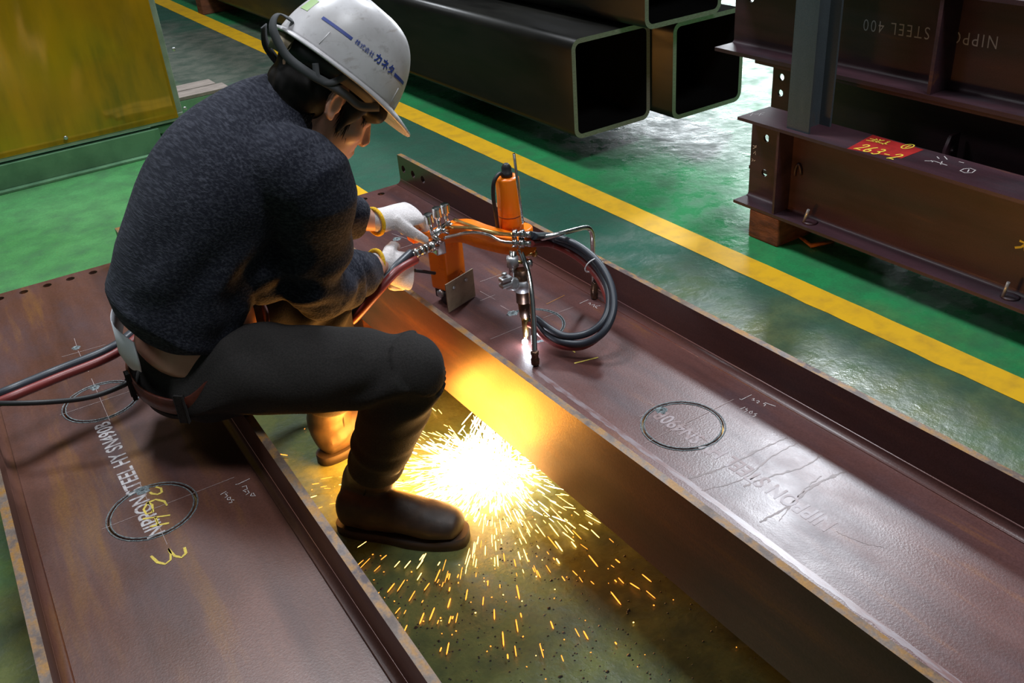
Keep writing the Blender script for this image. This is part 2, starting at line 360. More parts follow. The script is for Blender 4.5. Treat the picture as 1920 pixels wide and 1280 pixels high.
# ------------------------------------------------------------------ stack of upright I-beams
def ibeam(x0, y_end, z0, L, h, b, tf, tw, label, holes, extra=None):
    t = tag(empty('steel_i_section', (x0 + b / 2, y_end, z0)), label, 'steel section')
    for k, zz in ((0, 0), (1, h - tf)):
        bm = NB(); box(bm, -b / 2, b / 2, -L, 0, zz, zz + tf); obj('flange', bm, M_stack, t)
    me = plate([(0, tf), (L, tf), (L, h - tf), (0, h - tf)], [circ(y, z, .0125, 20) for y, z in holes], tw)
    # plate (u,v,w) -> (x=-w.., y=-u, z=v)
    me.transform(Matrix(((0, 0, 1, tw / 2), (-1, 0, 0, 0), (0, 1, 0, 0), (0, 0, 0, 1))))
    obj('web', me, M_stack, t)
    bm = NB(); r = .013
    for z0_, sg in ((tf, 1), (h - tf, -1)):
        for sx in (-1, 1):
            prof = [(sx * tw / 2, z0_)] + [(sx * (tw / 2 + r * (1 - math.sin(a_))), z0_ + sg * r * (1 - math.cos(a_))) for a_ in [k * math.pi / 12 for k in range(7)]]
            va = [bm.verts.new((p[0], -.0005, p[1])) for p in prof]; vb = [bm.verts.new((p[0], -L + .0005, p[1])) for p in prof]
            for i in range(len(prof)): bm.faces.new((va[i], va[(i + 1) % len(prof)], vb[(i + 1) % len(prof)], vb[i]))
    obj('fillet', bm, M_stack, t)
    return t
LX, LY, LZ = 2.25, 2.161, .10
low = ibeam(LX, LY, LZ, 2.6, .30, .15, .010, .0075, 'brown I-beam at the bottom of the stack, red paint patch on its flange', [(.066, .225), (.066, .105)])
mid = ibeam(2.52, 2.351, LZ, 2.8, .40, .20, .013, .008, 'dark steel I-beam in the stack hidden behind the one with the red patch', [(.04, .325), (.04, .268)])
top = ibeam(2.514, 2.543, .50, 2.9, .308, .20, .013, .008, 'dark steel I-beam on top of the stack with dotted lettering on its web', [(.075, .175)])
def stiff(parent, y, x0, x1, z0, z1, th=.009, name='stiffener_plate', holes=()):
    bm = NB(); box(bm, x0, x1, y - th / 2, y + th / 2, z0, z1); return obj(name, bm, M_stack, parent)
stiff(low, -.175, -.072, -.004, .010, .290)
stiff(low, -1.75, -.072, -.004, .010, .290)
ysf = W(1745, 175, X=2.53).y - 2.543
stiff(top, ysf, -.095, -.004, .013, .295, .012)
# post welded on the lower beam
bm = NB()
py0, py1 = 1.885 - LY, 1.972 - LY
box(bm, 2.272 - LX - .075, 2.280 - LX - .075, py0, py1, .300, 1.10)
box(bm, 2.368 - LX - .075, 2.376 - LX - .075, py0, py1, .300, 1.10)
box(bm, 2.280 - LX - .075, 2.368 - LX - .075, (py0 + py1) / 2 - .003, (py0 + py1) / 2 + .003, .300, 1.10)
tag(obj('post', bm, M_post, low), 'blue-grey H-section post')
# supports
bm = NB(); box(bm, 2.25, 2.80, 1.955, 2.085, 0, LZ, 0, .006); tag(obj('timber_block', bm, M_wood), 'red-brown timber block under the end of the I-beam stack', 'block')
bm = NB(); box(bm, 2.25, 2.80, .0, .13, 0, LZ, 0, .006); tag(obj('timber_block', bm, M_wood), 'timber block under the far part of the I-beam stack', 'block')

# ------------------------------------------------------------------ welding screen
M_green = simple('green_painted_steel', (0.13, 0.28, 0.15), .5, 0, (0.08, 0.19, 0.10), 8, lo=.4, hi=.66, bmp=.1)
M_gframe = simple('grey_green_frame_paint', (0.30, 0.36, 0.28), .5, 0, (0.20, 0.26, 0.19), 10)
def film_material():
    m, t, b, tc = nodes('amber_plastic_film')
    f = noise_fac(t, tc, 2.2, (1.3, 1, .8), .35, .65); f2 = noise_fac(t, tc, 1.3, (6, 1, .8), .4, .7)
    t.links.new(mixc(t, f, (0.62, 0.30, 0.005), mixc(t, f2, (0.26, 0.17, 0.008), (0.75, 0.34, 0.005))), b.inputs['Base Color'])
    b.inputs['Roughness'].default_value = .18; b.inputs['Transmission Weight'].default_value = .35; b.inputs['IOR'].default_value = 1.3
    return m
M_film = film_material()
M_bolt = simple('zinc_bolt', (0.45, 0.47, 0.48), .35, .8)
SY = 4.62
scr = tag(empty('welding_screen', (.2, SY, 0)), 'amber plastic welding screen in a grey-green steel frame', 'screen')
xr = 1.085; xl = -1.2
def sb(name, x0, x1, y0, y1, z0, z1, m, bev=.003):
    bm = NB(); box(bm, x0 - .2, x1 - .2, y0 - SY, y1 - SY, z0, z1, 0, bev); return obj(name, bm, m, scr)
sb('base_rail', xl, .955, SY - .045, SY + .06, .012, .118, M_green)
sb('base_flange', xl, .965, SY - .075, SY + .09, 0, .012, M_green)
sb('foot', .93, 1.12, SY - .02, SY + .10, .085, .12, M_green)
sb('foot_leg', .97, 1.09, SY + .0, SY + .08, 0, .085, M_green)
sb('bottom_rail', xl, xr, SY - .035, SY + .005, .130, .165, M_gframe)
sb('upright', xr - .034, xr, SY - .03, SY + .005, .165, 1.9, M_gframe)
sb('upright', xl, xl + .034, SY - .03, SY + .005, .165, 1.9, M_gframe)
sb('top_rail', xl, xr, SY - .03, SY + .005, 1.9, 1.934, M_gframe)
bm = NB(); nx, nz_ = 90, 80; g = []
for i in range(nx + 1):
    col = []
    for k in range(nz_ + 1):
        x = xl + .02 + (xr - .028 - xl - .02) * i / nx; z = .146 + (1.89 - .146) * k / nz_
        e = min(1, min(xr - x, (z - .14)) / .12)
        dy = .010 * noise.noise(Vector((x * 3.2 + z * 1.2, z * 1.1, 1))) + .006 * noise.noise(Vector((x * 9 - z * 3, z * 2.5, 4))) + .004 * abs(math.sin(x * 9 + z * 2.5)) * noise.noise(Vector((x * 2, z, 9)))
        col.append(bm.verts.new((x - .2, -.040 + dy * max(e, .15), z)))
    g.append(col)
for i in range(nx):
    for k in range(nz_): bm.faces.new((g[i][k], g[i + 1][k], g[i + 1][k + 1], g[i][k + 1])).smooth = True
obj('film', bm, M_film, scr)
for px, py in ((325, 92), (346, 203), (123, 258)):
    p = W(px, py, Y=SY - .048); bm = NB(); lathe(bm, [(.004, .004), (.009, .003), (.009, 0)], Matrix.Translation((p.x - .2, -.052, p.z)) @ Matrix.Rotation(math.radians(90), 4, 'X'), 12)
    obj('bolt', bm, M_bolt, scr)
# planks on a green box section behind the screen
M_plank = simple('weathered_plank', (0.30, 0.25, 0.215), .85, 0, (0.17, 0.14, 0.12), 12, (1, 8, 1), .35, .65, .3)
bp = W(428, 162, z=.115)
bm = NB(); box(bm, bp.x - .55, bp.x - .02, bp.y - .02, bp.y + .26, 0, .10, 0, .004); tag(obj('green_box_section', bm, M_green), 'green painted steel box lying on the floor behind the screen', 'steel box')
for k, (dx, dy, ln) in enumerate(((0, 0, .62), (-.03, .135, .62))):
    bm = NB(); box(bm, bp.x - ln + dx, bp.x + dx, bp.y + dy - .02, bp.y + dy + .10, .10, .118, 0, .002)
    tag(obj('plank', bm, M_plank), ['grey weathered plank along the near edge of the green box', 'grey weathered plank along the far edge of the green box'][k], 'plank', 'planks on the green box')

# ------------------------------------------------------------------ marks on the lying beams
def px_marks(parent, Minv, strokes, w, mat, name, z=None):
    bm = NB()
    for st in strokes:
        pts = []
        for i in range(len(st) - 1):
            a, b = st[i], st[i + 1]
            n = max(2, int(math.hypot(b[0] - a[0], b[1] - a[1]) / 6))
            pts += [(a[0] + (b[0] - a[0]) * k / n, a[1] + (b[1] - a[1]) * k / n) for k in range(n)]
        pts.append(st[-1])
        q = [Minv @ W(p[0], p[1], BZ + BB / 2 + TW / 2) for p in pts]
        ribbon(bm, [(p.x, p.y) for p in q], w)
    for v in bm.verts: v.co.z += ZW
    return tag(obj(name, bm, mat, parent), kind='stuff')
def sc(pts, s, ox, oy): return [(ox + x / s, oy + y / s) for x, y in pts]
a_ = lambda *p: sc(p, 2.782, 80, 620)
Ai, Bi = cA.inverted(), cB.inverted()
px_marks(beamA, Ai, [a_((310, 1035), (500, 960)), a_((545, 942), (1000, 764)), a_((90, 440), (480, 308)), a_((100, 137), (330, 72)), a_((165, 40), (180, 90)), a_((185, 105), (240, 215)), a_((255, 250), (350, 470)), a_((505, 790), (650, 1115))], .0011, M_scribe, 'scribe_lines')
px_marks(beamA, Ai, [a_((1005, 803), (1020, 800), (1080, 772)), a_((1040, 815), (1062, 808), (1068, 826), (1046, 834), (1062, 842)), a_((1070, 832), (1078, 846), (1060, 856)), a_((1092, 848), (1084, 862), (1110, 862), (1098, 846)),
    a_((928, 855), (958, 838)), a_((968, 846), (952, 850), (966, 862), (950, 872)), a_((965, 872), (980, 868), (978, 882), (964, 882), (965, 872)), a_((1000, 884), (984, 880), (988, 896), (972, 898))], .0016, M_chalk, 'chalk_numbers')
px_marks(beamA, Ai, [a_((565, 1175), (600, 1208), (640, 1217), (668, 1195), (668, 1162), (655, 1138), (690, 1175), (725, 1183), (748, 1160), (740, 1130)), a_((590, 815), (618, 822), (622, 842), (600, 854), (570, 850), (560, 842)), a_((650, 912), (635, 890), (590, 880), (548, 898), (527, 932), (542, 958), (575, 945), (572, 908), (545, 898)),
    a_((522, 982), (665, 962)), a_((560, 1022), (660, 1003)), a_((588, 972), (604, 1018))], .0042, M_ychalk, 'yellow_chalk_marks')
b1 = lambda *p: sc(p, 6.4, 1180, 730)
b2 = lambda *p: sc(p, 4.923, 900, 440)
px_marks(beamB, Bi, [b1((310, 585), (600, 440)), b1((600, 440), (960, 268)), b1((990, 250), (1250, 120)), b1((180, 650), (280, 600)), b1((120, 330), (190, 300)), b1((230, 155), (285, 190)), b1((640, 440), (930, 620)), b2((0, 435), (255, 345)), b2((0, 612), (140, 555)), b2((95, 965), (400, 840)), b2((580, 770), (860, 668)), b2((190, 655), (270, 700)), b2((0, 522), (140, 600)), sc(((610, 570), (850, 655)), 5.817, 630, 340), sc(((690, 735), (830, 690)), 5.817, 630, 340)], .0011, M_scribe, 'scribe_lines')
px_marks(beamB, Bi, [b1((1322, 112), (1342, 126), (1468, 64)), b1((1475, 112), (1500, 108), (1490, 128), (1468, 128), (1505, 136)), b1((1525, 140), (1552, 134), (1560, 152), (1525, 158), (1548, 168)), b1((1640, 160), (1606, 172), (1640, 182), (1614, 202)), b1((1640, 165), (1755, 204)),
    b1((1332, 238), (1392, 212)), b1((1420, 228), (1392, 238), (1420, 250), (1380, 275)), b1((1440, 268), (1478, 262), (1470, 290), (1440, 286), (1440, 268)), b1((1535, 292), (1498, 295), (1522, 312), (1478, 330)), b2((920, 635), (1000, 600)), b2((1000, 635), (1020, 628), (1015, 650)), b2((1030, 650), (1060, 645), (1045, 668)), b2((1110, 655), (1060, 662), (1080, 680))], .0015, M_chalk, 'chalk_numbers')
px_marks(beamB, Bi, [b2((870, 1187), (980, 1160), (1092, 1132)), b2((840, 1055), (878, 1088)), b2((712, 1022), (735, 1016)), b2((616, 826), (640, 832))], .0036, M_ychalk, 'yellow_chalk_marks')
px_marks(beamB, Bi, [b2((612, 642), (780, 560))], .0022, simple('rust_scratch', (0.28, 0.11, 0.02), .8), 'rust_scratch')
def lettering(parent, Minv, pa, pb, body, h, mat, z, name='stencil_lettering'):
    me = text_mesh(body, h, h * .02, 1.0, 1.02); xs = [v.co.x for v in me.vertices]; ln = max(xs) - min(xs)
    a = Minv @ W(*pa, BZ + BB / 2 + TW / 2); b = Minv @ W(*pb, BZ + BB / 2 + TW / 2); d = b - a
    me.transform(Matrix.Translation(((a.x + b.x) / 2, (a.y + b.y) / 2, z)) @ Matrix.Rotation(math.atan2(d.y, d.x), 4, 'Z') @ Matrix.Diagonal((d.length / ln, 1, 1, 1)))
    return tag(obj(name, me, mat, parent), kind='stuff')
lettering(beamA, Ai, (296, 1003), (192, 793), 'NIPPON STEEL HY SN490B', .044, M_stencil, ZW + .0004)
lettering(beamB, Bi, (1560, 988), (1234, 774), 'NIPPON STEEL HY SN490B', .046, M_faint, ZW + .0004)
M_pierce = M_dross
def pierce(parent, Minv, px, py, r=.011):
    p = Minv @ W(px, py, BZ + BB / 2 + TW / 2); bm = NB(); n = 26; ring0 = []; ring1 = []; ring2 = []
    for k in range(n):
        t = 2 * math.pi * k / n; rr = r * (1 + .45 * noise.noise(Vector((math.cos(t) * 2 + px, math.sin(t) * 2, py))))
        ring0.append(bm.verts.new((p.x + rr * math.cos(t), p.y + rr * math.sin(t), ZW + .0002)))
        ring1.append(bm.verts.new((p.x + rr * .55 * math.cos(t), p.y + rr * .55 * math.sin(t), ZW + .0022 + .0012 * random.random())))
        ring2.append(bm.verts.new((p.x + r * .30 * math.cos(t), p.y + r * .22 * math.sin(t), ZW + .0008)))
    for k in range(n):
        j = (k + 1) % n
        bm.faces.new((ring0[k], ring0[j], ring1[j], ring1[k])); bm.faces.new((ring1[k], ring1[j], ring2[j], ring2[k]))
    f = bm.faces.new(ring2); f.material_index = 1
    return obj('pierce_mark', bm, [M_pierce, M_hole_black], parent)
for q in ((143, 652, .010), (178, 727, .010), (267, 919, .013)): pierce(beamA, Ai, *q)
for q in ((1240, 769, .012), (961, 587, .013), (744, 448, .012)): pierce(beamB, Bi, *q)
# the arc the torch has cut so far
c2 = (1.030 - beamB_loc[0], 1.603 - beamB_loc[1])
bm = NB()
for rr in (.0775 + .0022, .0775 - .0030):
    tube(bm, [(c2[0] + (rr + .001 * noise.noise(Vector((k * .7, rr * 90, 0)))) * math.cos(a), c2[1] + (rr + .001 * noise.noise(Vector((k * .7, rr * 90, 3)))) * math.sin(a), ZW + .0003) for k, a in enumerate([math.radians(100 - 215 * i / 70) for i in range(71)])], .0013, 5)
obj('kerf_dross', bm, M_dross, beamB)
bm = NB(); pr = None
for i in range(71):
    a = math.radians(100 - 215 * i / 70); cur = [bm.verts.new((c2[0] + r_ * math.cos(a), c2[1] + r_ * math.sin(a), ZW + .0003)) for r_ in (.0760, .0788)]
    if pr: bm.faces.new((pr[0], pr[1], cur[1], cur[0]))
    pr = cur
obj('cut_groove', bm, M_hole_black, beamB)

# ------------------------------------------------------------------ marks and fittings on the stack
M_red = simple('red_paint', (0.42, 0.020, 0.018), .5, 0, (0.28, 0.012, 0.012), 20)
M_ymark = simple('yellow_paint_marker', (0.80, 0.62, 0.06), .6)
M_rod = simple('bright_round_bar', (0.45, 0.43, 0.42), .35, .7)
def stack_marks(parent, strokes, w, mat, name, z=None, X=None, dz=.0006):
    bm = NB(); o = parent.location
    for st in strokes:
        pts = [W(p[0], p[1], z=z) if z is not None else W(p[0], p[1], X=X) for p in st]
        L = []
        for i, p in enumerate(pts):
            d = pts[min(i + 1, len(pts) - 1)] - pts[max(i - 1, 0)]; d.normalize()
            n = Vector((0, 0, 1)).cross(d) if z is not None else Vector((1, 0, 0)).cross(d)
            up = Vector((0, 0, dz)) if z is not None else Vector((-dz, 0, 0))
            L.append((bm.verts.new(p + n * w / 2 + up - o), bm.verts.new(p - n * w / 2 + up - o)))
        for i in range(len(L) - 1): bm.faces.new((L[i][0], L[i][1], L[i + 1][1], L[i + 1][0]))
    return tag(obj(name, bm, mat, parent), kind='stuff')
q = [W(*p, z=LZ + .300) - low.location + Vector((0, 0, .0006)) for p in ((1588, 279), (1636, 253), (1732, 281), (1690, 297))]
bm = NB(); bm.faces.new([bm.verts.new(p) for p in q]); obj('red_paint_patch', bm, M_red, low)
r7 = lambda *p: sc(p, 3.658, 1560, 0)
GL = {'2': [[(.02, .75), (.2, .98), (.52, .95), (.58, .7), (.35, .35), (.0, .02), (.3, .06), (.68, .0)]], '6': [[(.50, 1.0), (.22, .7), (.04, .3), (.14, .03), (.42, .02), (.56, .22), (.42, .42), (.12, .34)]], '3': [[(.04, .92), (.32, 1.0), (.54, .85), (.44, .6), (.2, .52), (.5, .42), (.58, .18), (.34, .0), (.02, .08)]],
      '-': [[(.08, .45), (.62, .47)]], 'X': [[(.05, .05), (.6, .95)], [(.05, .95), (.6, .05)]], '1': [[(.2, .75), (.34, 1.0), (.32, .0)]], '>': [[(.0, .5), (.9, .5)], [(.55, .8), (.9, .5), (.55, .2)]],
      'o': [[(.3 + .52 * math.cos(t), .5 + .62 * math.sin(t)) for t in [2 * math.pi * k / 16 for k in range(17)]], [(.22, .7), (.34, .85), (.32, .15)]], '_': [[(.0, .0), (2.7, .05)]]}
def scrawl(parent, body, p, cw, h, w, mat, name):            # handwriting on the flange top: reads along -Y, letters stand towards +X
    bm = NB(); o = parent.location; k = 0
    for ch in body:
        for st in GL.get(ch, []):
            P = spline([(q_[0], q_[1], 0) for q_ in st], 5); L = []
            P = [Vector((p.x + q_.y * h + .10 * h * q_.x, p.y - (k + q_.x) * cw, p.z + .0012)) - o for q_ in P]
            for i, q_ in enumerate(P):
                d = (P[min(i + 1, len(P) - 1)] - P[max(i - 1, 0)]).normalized(); nn = Vector((-d.y, d.x, 0)) * w / 2; L.append((bm.verts.new(q_ + nn), bm.verts.new(q_ - nn)))
            for i in range(len(L) - 1): bm.faces.new((L[i][0], L[i][1], L[i + 1][1], L[i + 1][0]))
        if ch != '_': k += 1
    return tag(obj(name, bm, mat, parent), kind='stuff')
scrawl(low, '263-2', W(1601, 279, z=LZ + .300), .0285, .050, .0050, M_ymark, 'yellow_writing')
scrawl(low, '_>X1', W(1624, 263, z=LZ + .300), .024, .034, .0042, M_ymark, 'yellow_writing')
scrawl(low, 'o', W(1690, 277, z=LZ + .300), .024, .036, .0042, M_ymark, 'yellow_writing')
stack_marks(low, [r7((635, 1103), (700, 1105), (790, 1135)), r7((680, 1100), (690, 1112)), r7((755, 1108), (745, 1128)), r7((905, 1158), (950, 1155), (985, 1168), (960, 1185), (910, 1185), (878, 1172), (905, 1158)), r7((940, 1162), (930, 1180)), r7((720, 1075), (735, 1090)), r7((770, 1072), (790, 1095)), r7((870, 1110), (905, 1118))], .0030, M_chalk, 'chalk_writing', z=LZ + .300)
stack_marks(low, [sc(p, 4.923, 1360, 0) for p in (((230, 1070), (255, 1045), (275, 1055), (310, 1050)), ((310, 1068), (330, 1045), (365, 1042)), ((330, 1058), (350, 1056)))], .0022, M_chalk, 'chalk_writing', z=LZ + .300)
stack_marks(low, [sc(p, 4.265, 1360, 180) for p in (((222, 395), (238, 402), (250, 395)), ((222, 420), (250, 405)), ((225, 460), (242, 440), (242, 470)), ((212, 500), (225, 510), (212, 520)), ((228, 520), (240, 512)))], .0020, M_chalk, 'chalk_writing', X=LX + .075 - .004)
yy = stack_marks(low, [[(1903, 464), (1915, 463), (1922, 458)], [(1912, 451), (1921, 455), (1922, 470)]], .006, M_ymark, 'yellow_writing', X=LX + .075 - .004)
def rod(parent, pts, r, mat, name='lifting_loop'):
    o = parent.location; bm = NB(); tube(bm, [Vector(p) - o for p in pts], r, 8); return obj(name, bm, mat, parent)
for px, py, tx, ty in ((1507, 416, 1516, 393), (1880, 556, 1891, 529)):
    b0 = W(px, py, z=LZ + .012); tp = W(tx, ty, X=b0.x)
    rod(low, [b0, tp], .0048, M_rod, 'lifting_pin')
    bm = NB(); lathe(bm, [(.006, .007), (.020, .004), (.026, 0)], Matrix.Translation(b0 + Vector((.016, -.012, -.002)) - low.location), 14); obj('weld_pad', bm, M_stack, low)
p = W(1498, 325, X=LX + .072)
rod(low, [p + Vector((-.006, .012 * math.cos(t), .032 * math.sin(t))) for t in [math.pi * k / 10 - .3 for k in range(12)]] , .005, M_stack)
bm = NB(); p = W(1497, 238, z=LZ + .302); lathe(bm, [(.004, .012), (.020, .010), (.024, 0)], Matrix.Translation(p - low.location), 16); obj('weld_cope', bm, M_rod, low)
# lettering of dots on the upper web
def dotted(parent, body, pa, pb, h, X, mat):
    me = text_mesh(body, h, -.0004, 1, 1.25); xs = [v.co.x for v in me.vertices]; ln = max(xs) - min(xs)
    a = W(*pa, X=X); b = W(*pb, X=X); d = b - a; ex = d.normalized(); ez = Vector((-1, 0, 0)); ey = ez.cross(ex)
    M = Matrix((ex, ey, ez)).transposed().to_4x4(); M.translation = (a + b) / 2 - parent.location + Vector((-.0008, 0, 0))
    me.transform(M @ Matrix.Diagonal((d.length / ln, 1, 1, 1))); return tag(obj('dotted_lettering', me, mat, parent), kind='stuff')
M_dot = simple('thin_white_print', (0.30, 0.30, 0.33), .7)
Xw = 2.514 + .10 - .004
dotted(top, 'NIPPON STEEL 400', (1871, 79), (1620, 45), .052, Xw, M_dot)
# gusset plate with bolt holes bridging to the hidden beam
gp = W(1793, 290, X=2.60)
me = plate([(0, 0), (.062, 0), (.062, .15), (.02, .15), (0, .11)], [circ(.034, .05, .011, 16), circ(.034, .105, .011, 16)], .010)
me.transform(Matrix(((1, 0, 0, -.095), (0, 0, 1, gp.y - 2.351), (0, 1, 0, .15), (0, 0, 0, 1)))); obj('gusset_plate', me, M_stack, mid)
# bent angle scrap under the stack
M_rusty = simple('orange_rust', (0.30, 0.10, 0.02), .8, 0, (0.14, 0.045, 0.012), 30, bmp=.4)
bm = NB(); tube(bm, [W(1501, 450, 0) + Vector((0, 0, .010)), W(1520, 466, 0) + Vector((0, 0, .010)), W(1562, 458, 0) + Vector((0, 0, .010))], .008, 4)
tag(obj('angle_iron', bm, M_rusty), 'rusty bent angle iron lying on the floor under the I-beam stack', 'scrap')

# ------------------------------------------------------------------ orange gas cutting machine
def orange_material():
    m, t, b, tc = nodes('orange_enamel')
    f = noise_fac(t, tc, 40, lo=.55, hi=.75); t.links.new(mixc(t, N_mul(t, f, .5), (0.95, 0.21, 0.005), (0.60, 0.10, 0.004)), b.inputs['Base Color']); b.inputs['Roughness'].default_value = .33; return m
M_or = orange_material()
M_chrome = simple('chrome', (0.72, 0.72, 0.72), .14, 1.0, rough2=.26, scale=60)
M_brass = simple('brass', (0.62, 0.42, 0.16), .28, 1.0)
M_alu = simple('cast_aluminium', (0.50, 0.51, 0.53), .42, .7, (0.36, 0.37, 0.39), 60)
M_dk = simple('black_rubber', (0.018, 0.018, 0.020), .5)
M_hoseb = simple('blue_black_hose', (0.030, 0.036, 0.048), .42)
M_hoser = simple('red_hose', (0.20, 0.030, 0.026), .42)
M_torch = simple('heat_dark_brass', (0.16, 0.085, 0.05), .35, .8, (0.07, 0.045, 0.035), 80)
M_plate = simple('bare_brown_plate', (0.30, 0.225, 0.15), .5, .3, (0.22, 0.16, 0.10), 40)
M_white = simple('white_nylon', (0.75, 0.75, 0.75), .5)
WZ = BZ + ZW
MB0 = Vector((.918, 1.782, WZ))
mc = tag(empty('gas_cutting_machine', MB0), 'orange gas cutting machine with motor, torch and hose loop on the steel web', 'cutting machine')
mU = Vector((math.cos(math.radians(18)), math.sin(math.radians(18)), 0)); mV = Vector((-mU.y, mU.x, 0))
def mL(u, v, z): return mU * u + mV * v + Vector((0, 0, z))            # machine frame, relative to its base
mM = Matrix((mU, mV, Vector((0, 0, 1)))).transposed().to_4x4()
def R(p): return Vector(p) - MB0                                     # world -> relative to the machine's empty
def mpart(name, bm, m, parent=None, smooth=False):
    return obj(name, bm, m, parent or mc, smooth)
# column and arm: one orange casting
PO_u, PO_v = .026, .020
bm = NB(); box(bm, PO_u, PO_u + .068, PO_v, PO_v + .056, .036, .165, 0, .006, mM); mpart('column', bm, M_or)
armp = [MB0 + mL(PO_u + .034, PO_v + .040, .120), MB0 + mL(PO_u + .030, PO_v + .030, .168), W(868, 432, Y=1.77), W(905, 443, Y=1.71), W(950, 455, Y=1.64), W(990, 460, Y=1.575)]
bm = NB(); pts = spline([R(p) for p in armp], 6); rings = []
for i, p in enumerate(pts):
    d = (pts[min(i + 1, len(pts) - 1)] - pts[max(i - 1, 0)]).normalized(); sd = Vector((0, 0, 1)).cross(Vector((armp[-1] - armp[0])).normalized()).normalized(); up = d.cross(sd).normalized()
    hw = .027 - .004 * i / len(pts); hh = .0235 - .005 * i / len(pts)
    rings.append([bm.verts.new(p + sd * hw * sx + up * hh * sz) for sx, sz in ((-1, -.8), (-.8, -1), (.8, -1), (1, -.8), (1, .8), (.8, 1), (-.8, 1), (-1, .8))])
for i in range(len(rings) - 1):
    for k in range(8): bm.faces.new((rings[i][k], rings[i][(k + 1) % 8], rings[i + 1][(k + 1) % 8], rings[i + 1][k])).smooth = True
bm.faces.new(rings[0]); bm.faces.new(rings[-1]); mpart('arm', bm, M_or)
# little emblem scratched on the column
bm = NB(); 
for a0, a1 in [((x0 + PO_u, z0), (x1 + PO_u, z1)) for (x0, z0), (x1, z1) in (((.036, .062), (.050, .074)), ((.050, .074), (.060, .062)), ((.060, .062), (.048, .050)), ((.048, .050), (.036, .062)), ((.044, .058), (.052, .066)), ((.046, .064), (.054, .058)))]:
    tube(bm, [mL(a0[0], PO_v - .0004, a0[1]), mL(a1[0], PO_v - .0004, a1[1])], .0005, 4)
tag(mpart('emblem', bm, simple('dark_emblem', (0.20, 0.03, 0.004), .5)), kind='stuff')
# base with magnet wheels and the bare plate
bm = NB(); box(bm, PO_u + .004, PO_u + .055, PO_v + .004, PO_v + .050, .012, .038, 0, .003, mM); mpart('base_block', bm, M_dk)
for uu in (.012, .050):
    bm = NB(); lathe(bm, [(.006, -.009), (.0155, -.009), (.0175, -.006), (.0175, .006), (.0155, .009), (.006, .009)], mM @ Matrix.Translation((PO_u + uu - .004, PO_v + .012, .0175)) @ Matrix.Rotation(math.radians(90), 4, 'Y'), 20); mpart('wheel', bm, M_dk)
bm = NB(); lathe(bm, [(.004, 0), (.011, 0), (.011, .006), (.004, .008)], mM @ Matrix.Translation((PO_u - .001, PO_v + .024, .030)) @ Matrix.Rotation(math.radians(-90), 4, 'Y'), 6); mpart('hex_nut', bm, M_bolt)
bm = NB(); box(bm, -.004, .096, -.0015, .0015, .002, .077, 0, .0008, mM); pl = mpart('guard_plate', bm, M_plate)
for uu, zz in ((.022, .058), (.066, .060)):
    bm = NB(); lathe(bm, [(.0015, .003), (.0045, .0025), (.0048, 0)], mM @ Matrix.Translation((uu, -.0015, zz)) @ Matrix.Rotation(math.radians(90), 4, 'X'), 12); mpart('screw', bm, M_bolt, pl)
# head, motor and its cable
HX = W(975, 435, z=.505)
bm = NB(); lathe(bm, [(.027, -.010), (.030, 0), (.030, .030), (.026, .033)], Matrix.Translation(R((HX.x, HX.y, .485))), 28); mpart('head_ring', bm, M_or)
mb = W(957, 413, z=.545); mt = W(950, 347, z=.652)
mtop = Vector((mb.x, mb.y, .655))
bm = NB(); lathe(bm, [(.020, -.015), (.025, -.012), (.0265, 0), (.0265, .106), (.024, .110), (.012, .110)], Matrix.Translation(R((mb.x, mb.y, .540))), 32); mo = mpart('motor', bm, M_or)
bm = NB(); lathe(bm, [(.0268, -.0012), (.0272, 0), (.0268, .0012)], Matrix.Translation(R((mb.x, mb.y, .560))), 32); mpart('seam_ring', bm, simple('dark_seam', (0.25, 0.045, 0.004), .6), mo)
bm = NB(); lathe(bm, [(.013, 0), (.013, .012), (.011, .013), (.011, .024), (.007, .030), (.005, .032)], Matrix.Translation(R((mb.x, mb.y, .648))), 20); mpart('cable_gland', bm, M_dk, mo)
tY = mb.y
cab = [(mb.x, mb.y, .674), W(946, 328, Y=tY), W(936, 326, Y=tY - .002), W(926, 342, Y=tY - .004), W(925, 370, Y=tY - .004), W(931, 410, Y=tY - .002), W(935, 440, Y=tY + .01)]
bm = NB(); tube(bm, [R(p) for p in spline(cab, 8)], .0046, 10); mpart('motor_cable', bm, M_dk)
bm = NB(); box(bm, -.022, .022, -.02, .02, -.02, .02, 0, .004, Matrix.Translation(R((mb.x + .004, mb.y + .004, .515)))); mpart('motor_bracket', bm, M_or)
# feed rod
rb = W(980, 418, Y=1.575); bm = NB(); cyl(bm, R(rb), R(W(963.5, 288, Y=1.575)), .0030, n=10); mpart('feed_rod', bm, M_chrome)
# bent steady rod with rubber foot
ft = Vector((1.222, 1.609, WZ)); cr = Vector((1.222, 1.609, .506))
bm = NB(); st = W(1010, 448, Y=1.60)
sp = [st, st.lerp(cr, .5), cr + (st - cr).normalized() * .03] + [cr + (st - cr).normalized() * .03 * (1 - k) ** 2 + Vector((0, 0, -.03)) * k * k for k in (.25, .5, .75, 1)] + [ft + Vector((0, 0, .03))]
tube(bm, [R(p) for p in sp], .0056, 12); sr = mpart('steady_rod', bm, M_chrome)
bm = NB(); lathe(bm, [(.004, 0), (.0085, .002), (.0095, .012), (.0095, .026), (.007, .030), (.007, .042), (.005, .044)], Matrix.Translation(R(ft)), 14); mpart('rod_foot', bm, M_torch, sr)
